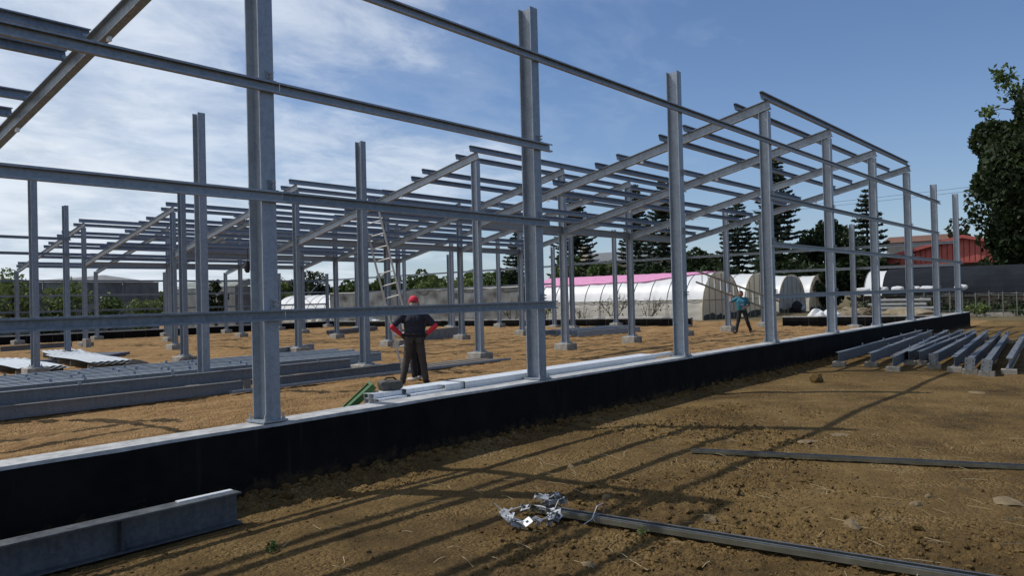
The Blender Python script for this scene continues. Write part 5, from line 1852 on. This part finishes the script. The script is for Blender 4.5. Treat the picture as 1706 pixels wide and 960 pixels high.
    if cap:
        c_ = blob("cap", [(hd + V_((0, 0, 0.045)), 0.102, hd + V_((0, 0, 0.06)) - lk * 0.012, 0.098)], 0.01, mats['cap'], t)
        bm = BM()
        n_ = 10
        a_, b_ = [], []
        for k in range(n_ + 1):
            q_ = -1.1 + 2.2 * k / n_
            dirp = lk * math.cos(q_) + sd * math.sin(q_)
            a_.append(hd + V_((0, 0, 0.035)) + dirp * 0.085)
            b_.append(hd + V_((0, 0, 0.015)) + dirp * (0.085 + 0.085 * math.cos(q_ * 1.2)))
        for z_ in (0.0, 0.006):
            va = [bm.verts.new(p + V_((0, 0, z_))) for p in a_]; vb = [bm.verts.new(p + V_((0, 0, z_))) for p in b_]
            for k in range(n_):
                bm.faces.new((va[k], va[k + 1], vb[k + 1], vb[k]))
        obj("cap_brim", bm, mats['cap'], t)
    if neck:
        blob("neck_cloth", [(nk + V_((0, 0, 0.0)), 0.066, nk + V_((0, 0, 0.06)), 0.070), (hd - lk * 0.03 - V_((0, 0, 0.05)), 0.082, hd - lk * 0.02 - V_((0, 0, 0.01)), 0.088)], 0.011, neck, t)
    if print_:
        bm = BM()
        pts = [(-0.09, 0.10), (0.0, 0.13), (0.09, 0.02), (0.10, -0.10), (0.02, -0.06), (-0.07, -0.11), (-0.10, 0.0)]
        bm.faces.new([bm.verts.new((ch.x + a, ch.y + 0.142, ch.z - 0.04 + b_)) for a, b_ in pts])
        o = obj("shirt_print", bm, M['print'], t)
        md = o.modifiers.new("wrap", 'SHRINKWRAP'); md.target = sh_; md.offset = 0.004
    return t


DOWN = (0, 0, -1)
# worker seen from behind, hands on hips
J1 = dict(pel=(0, 0, 0.93), ch=(0.0, 0.0, 1.25), nk=(0, -0.01, 1.43), hd=(0, 0.03, 1.585), look=(-0.1, 1, -0.12),
          hL=(-0.09, 0, 0.90), hR=(0.09, 0, 0.90), kL=(-0.155, 0.03, 0.49), kR=(0.150, 0.0, 0.49), aL=(-0.24, -0.05, 0.085), aR=(0.20, -0.07, 0.085),
          fL=(-0.35, 0.94, 0), fR=(0.30, 0.95, 0),
          sL=(-0.185, 0, 1.375), sR=(0.185, 0, 1.375), eL=(-0.425, -0.08, 1.13), eR=(0.415, -0.08, 1.13), wL=(-0.235, -0.01, 0.955), wR=(0.225, -0.01, 0.955),
          dL=(0.55, 0.55, -0.60), dR=(-0.55, 0.55, -0.60), tL=(0.5, -0.35, 0.45), tR=(-0.5, -0.35, 0.45), nL=(0.6, -0.6, -0.1), nR=(-0.6, -0.6, -0.1))
w1 = person(6.88, 5.21, R(46) - R(90), "worker in red cap and navy shirt seen from behind, hands on hips", J1,
       dict(shirt=M['navy'], trousers=M['trouser'], shoe=M['shoe'], sleeve=M['redcloth'], glove=M['glove'], cap=M['redcloth']), cap=True, sleeves=True, gloves=True, neck=M['greyhair'])
# belt, back pockets and cap strap of the near worker
bm = BM()
tube(bm, [(0.205 * math.cos(q_), 0.155 * math.sin(q_), 0.985) for q_ in np.linspace(0, 2 * math.pi, 25)], 0.017, 6, False)
obj("belt", bm, M['shoe'], w1)
for sx in (-0.085, 0.085):
    bm = BM(); box(bm, sx - 0.055, sx + 0.055, -0.128, -0.115, 0.80, 0.915); bevel_all(bm, 0.006)
    obj("back_pocket", bm, M['trouser'], w1)
bm = BM(); box(bm, -0.055, 0.055, -0.085, -0.072, 1.605, 1.622)
obj("cap_strap", bm, M['shoe'], w1)
# second person hidden behind him: only a dark leg and pale shoes show
J3 = dict(J1)
J3.update(hL=(-0.08, 0, 0.90), hR=(0.08, 0, 0.90), kL=(-0.07, 0.03, 0.49), kR=(0.10, 0.10, 0.50), aL=(-0.06, -0.02, 0.085), aR=(0.12, 0.10, 0.085), hd=(0, 0.02, 1.52), nk=(0, -0.01, 1.37), ch=(0, 0, 1.2),
          sL=(-0.16, 0, 1.31), sR=(0.16, 0, 1.31), eL=(-0.19, 0.02, 1.06), eR=(0.19, 0.02, 1.06), wL=(-0.10, 0.20, 0.98), wR=(0.10, 0.20, 0.98),
          dL=(0.4, 0.8, 0), dR=(-0.4, 0.8, 0), tL=(0.3, 0, 0.9), tR=(-0.3, 0, 0.9), nL=(0.8, -0.3, 0), nR=(-0.8, -0.3, 0))
person(7.36, 5.66, R(75) - R(90), "person almost hidden behind the red-capped worker, dark trousers and pale shoes showing", J3,
       dict(shirt=M['navy'], trousers=M['jeans'], shoe=M['shoe_white'], glove=M['glove']))
# worker carrying the ladder, facing us, right arm raised to the rail
J2 = dict(pel=(0, 0, 0.93), ch=(0.02, 0.0, 1.25), nk=(0.02, 0.0, 1.43), hd=(0.03, 0.03, 1.585), look=(0.75, 0.65, 0.0),
          hL=(-0.09, 0, 0.90), hR=(0.09, 0, 0.90), kL=(-0.19, 0.06, 0.49), kR=(0.15, 0.04, 0.49), aL=(-0.32, -0.06, 0.085), aR=(0.24, 0.08, 0.085),
          fL=(-0.5, 0.85, 0), fR=(0.6, 0.8, 0),
          sL=(-0.18, 0, 1.37), sR=(0.19, 0, 1.39), eL=(-0.31, -0.04, 1.12), eR=(0.43, -0.03, 1.27), wL=(-0.13, 0.16, 1.02), wR=(0.43, -0.17, 1.49),
          dL=(0.7, 0.6, -0.2), dR=(0.1, -0.3, 0.9), tL=(0.1, 0.2, 0.9), tR=(-0.7, 0.1, 0.5), nL=(0.3, -0.5, -0.5), nR=(-0.1, -0.8, 0.1))
person(26.72, 6.84, R(205) - R(90), "worker in teal shirt striding with a ladder, one arm raised to it", J2,
       dict(shirt=M['teal'], trousers=M['jeans'], shoe=M['shoe']), cap=False, print_=True)
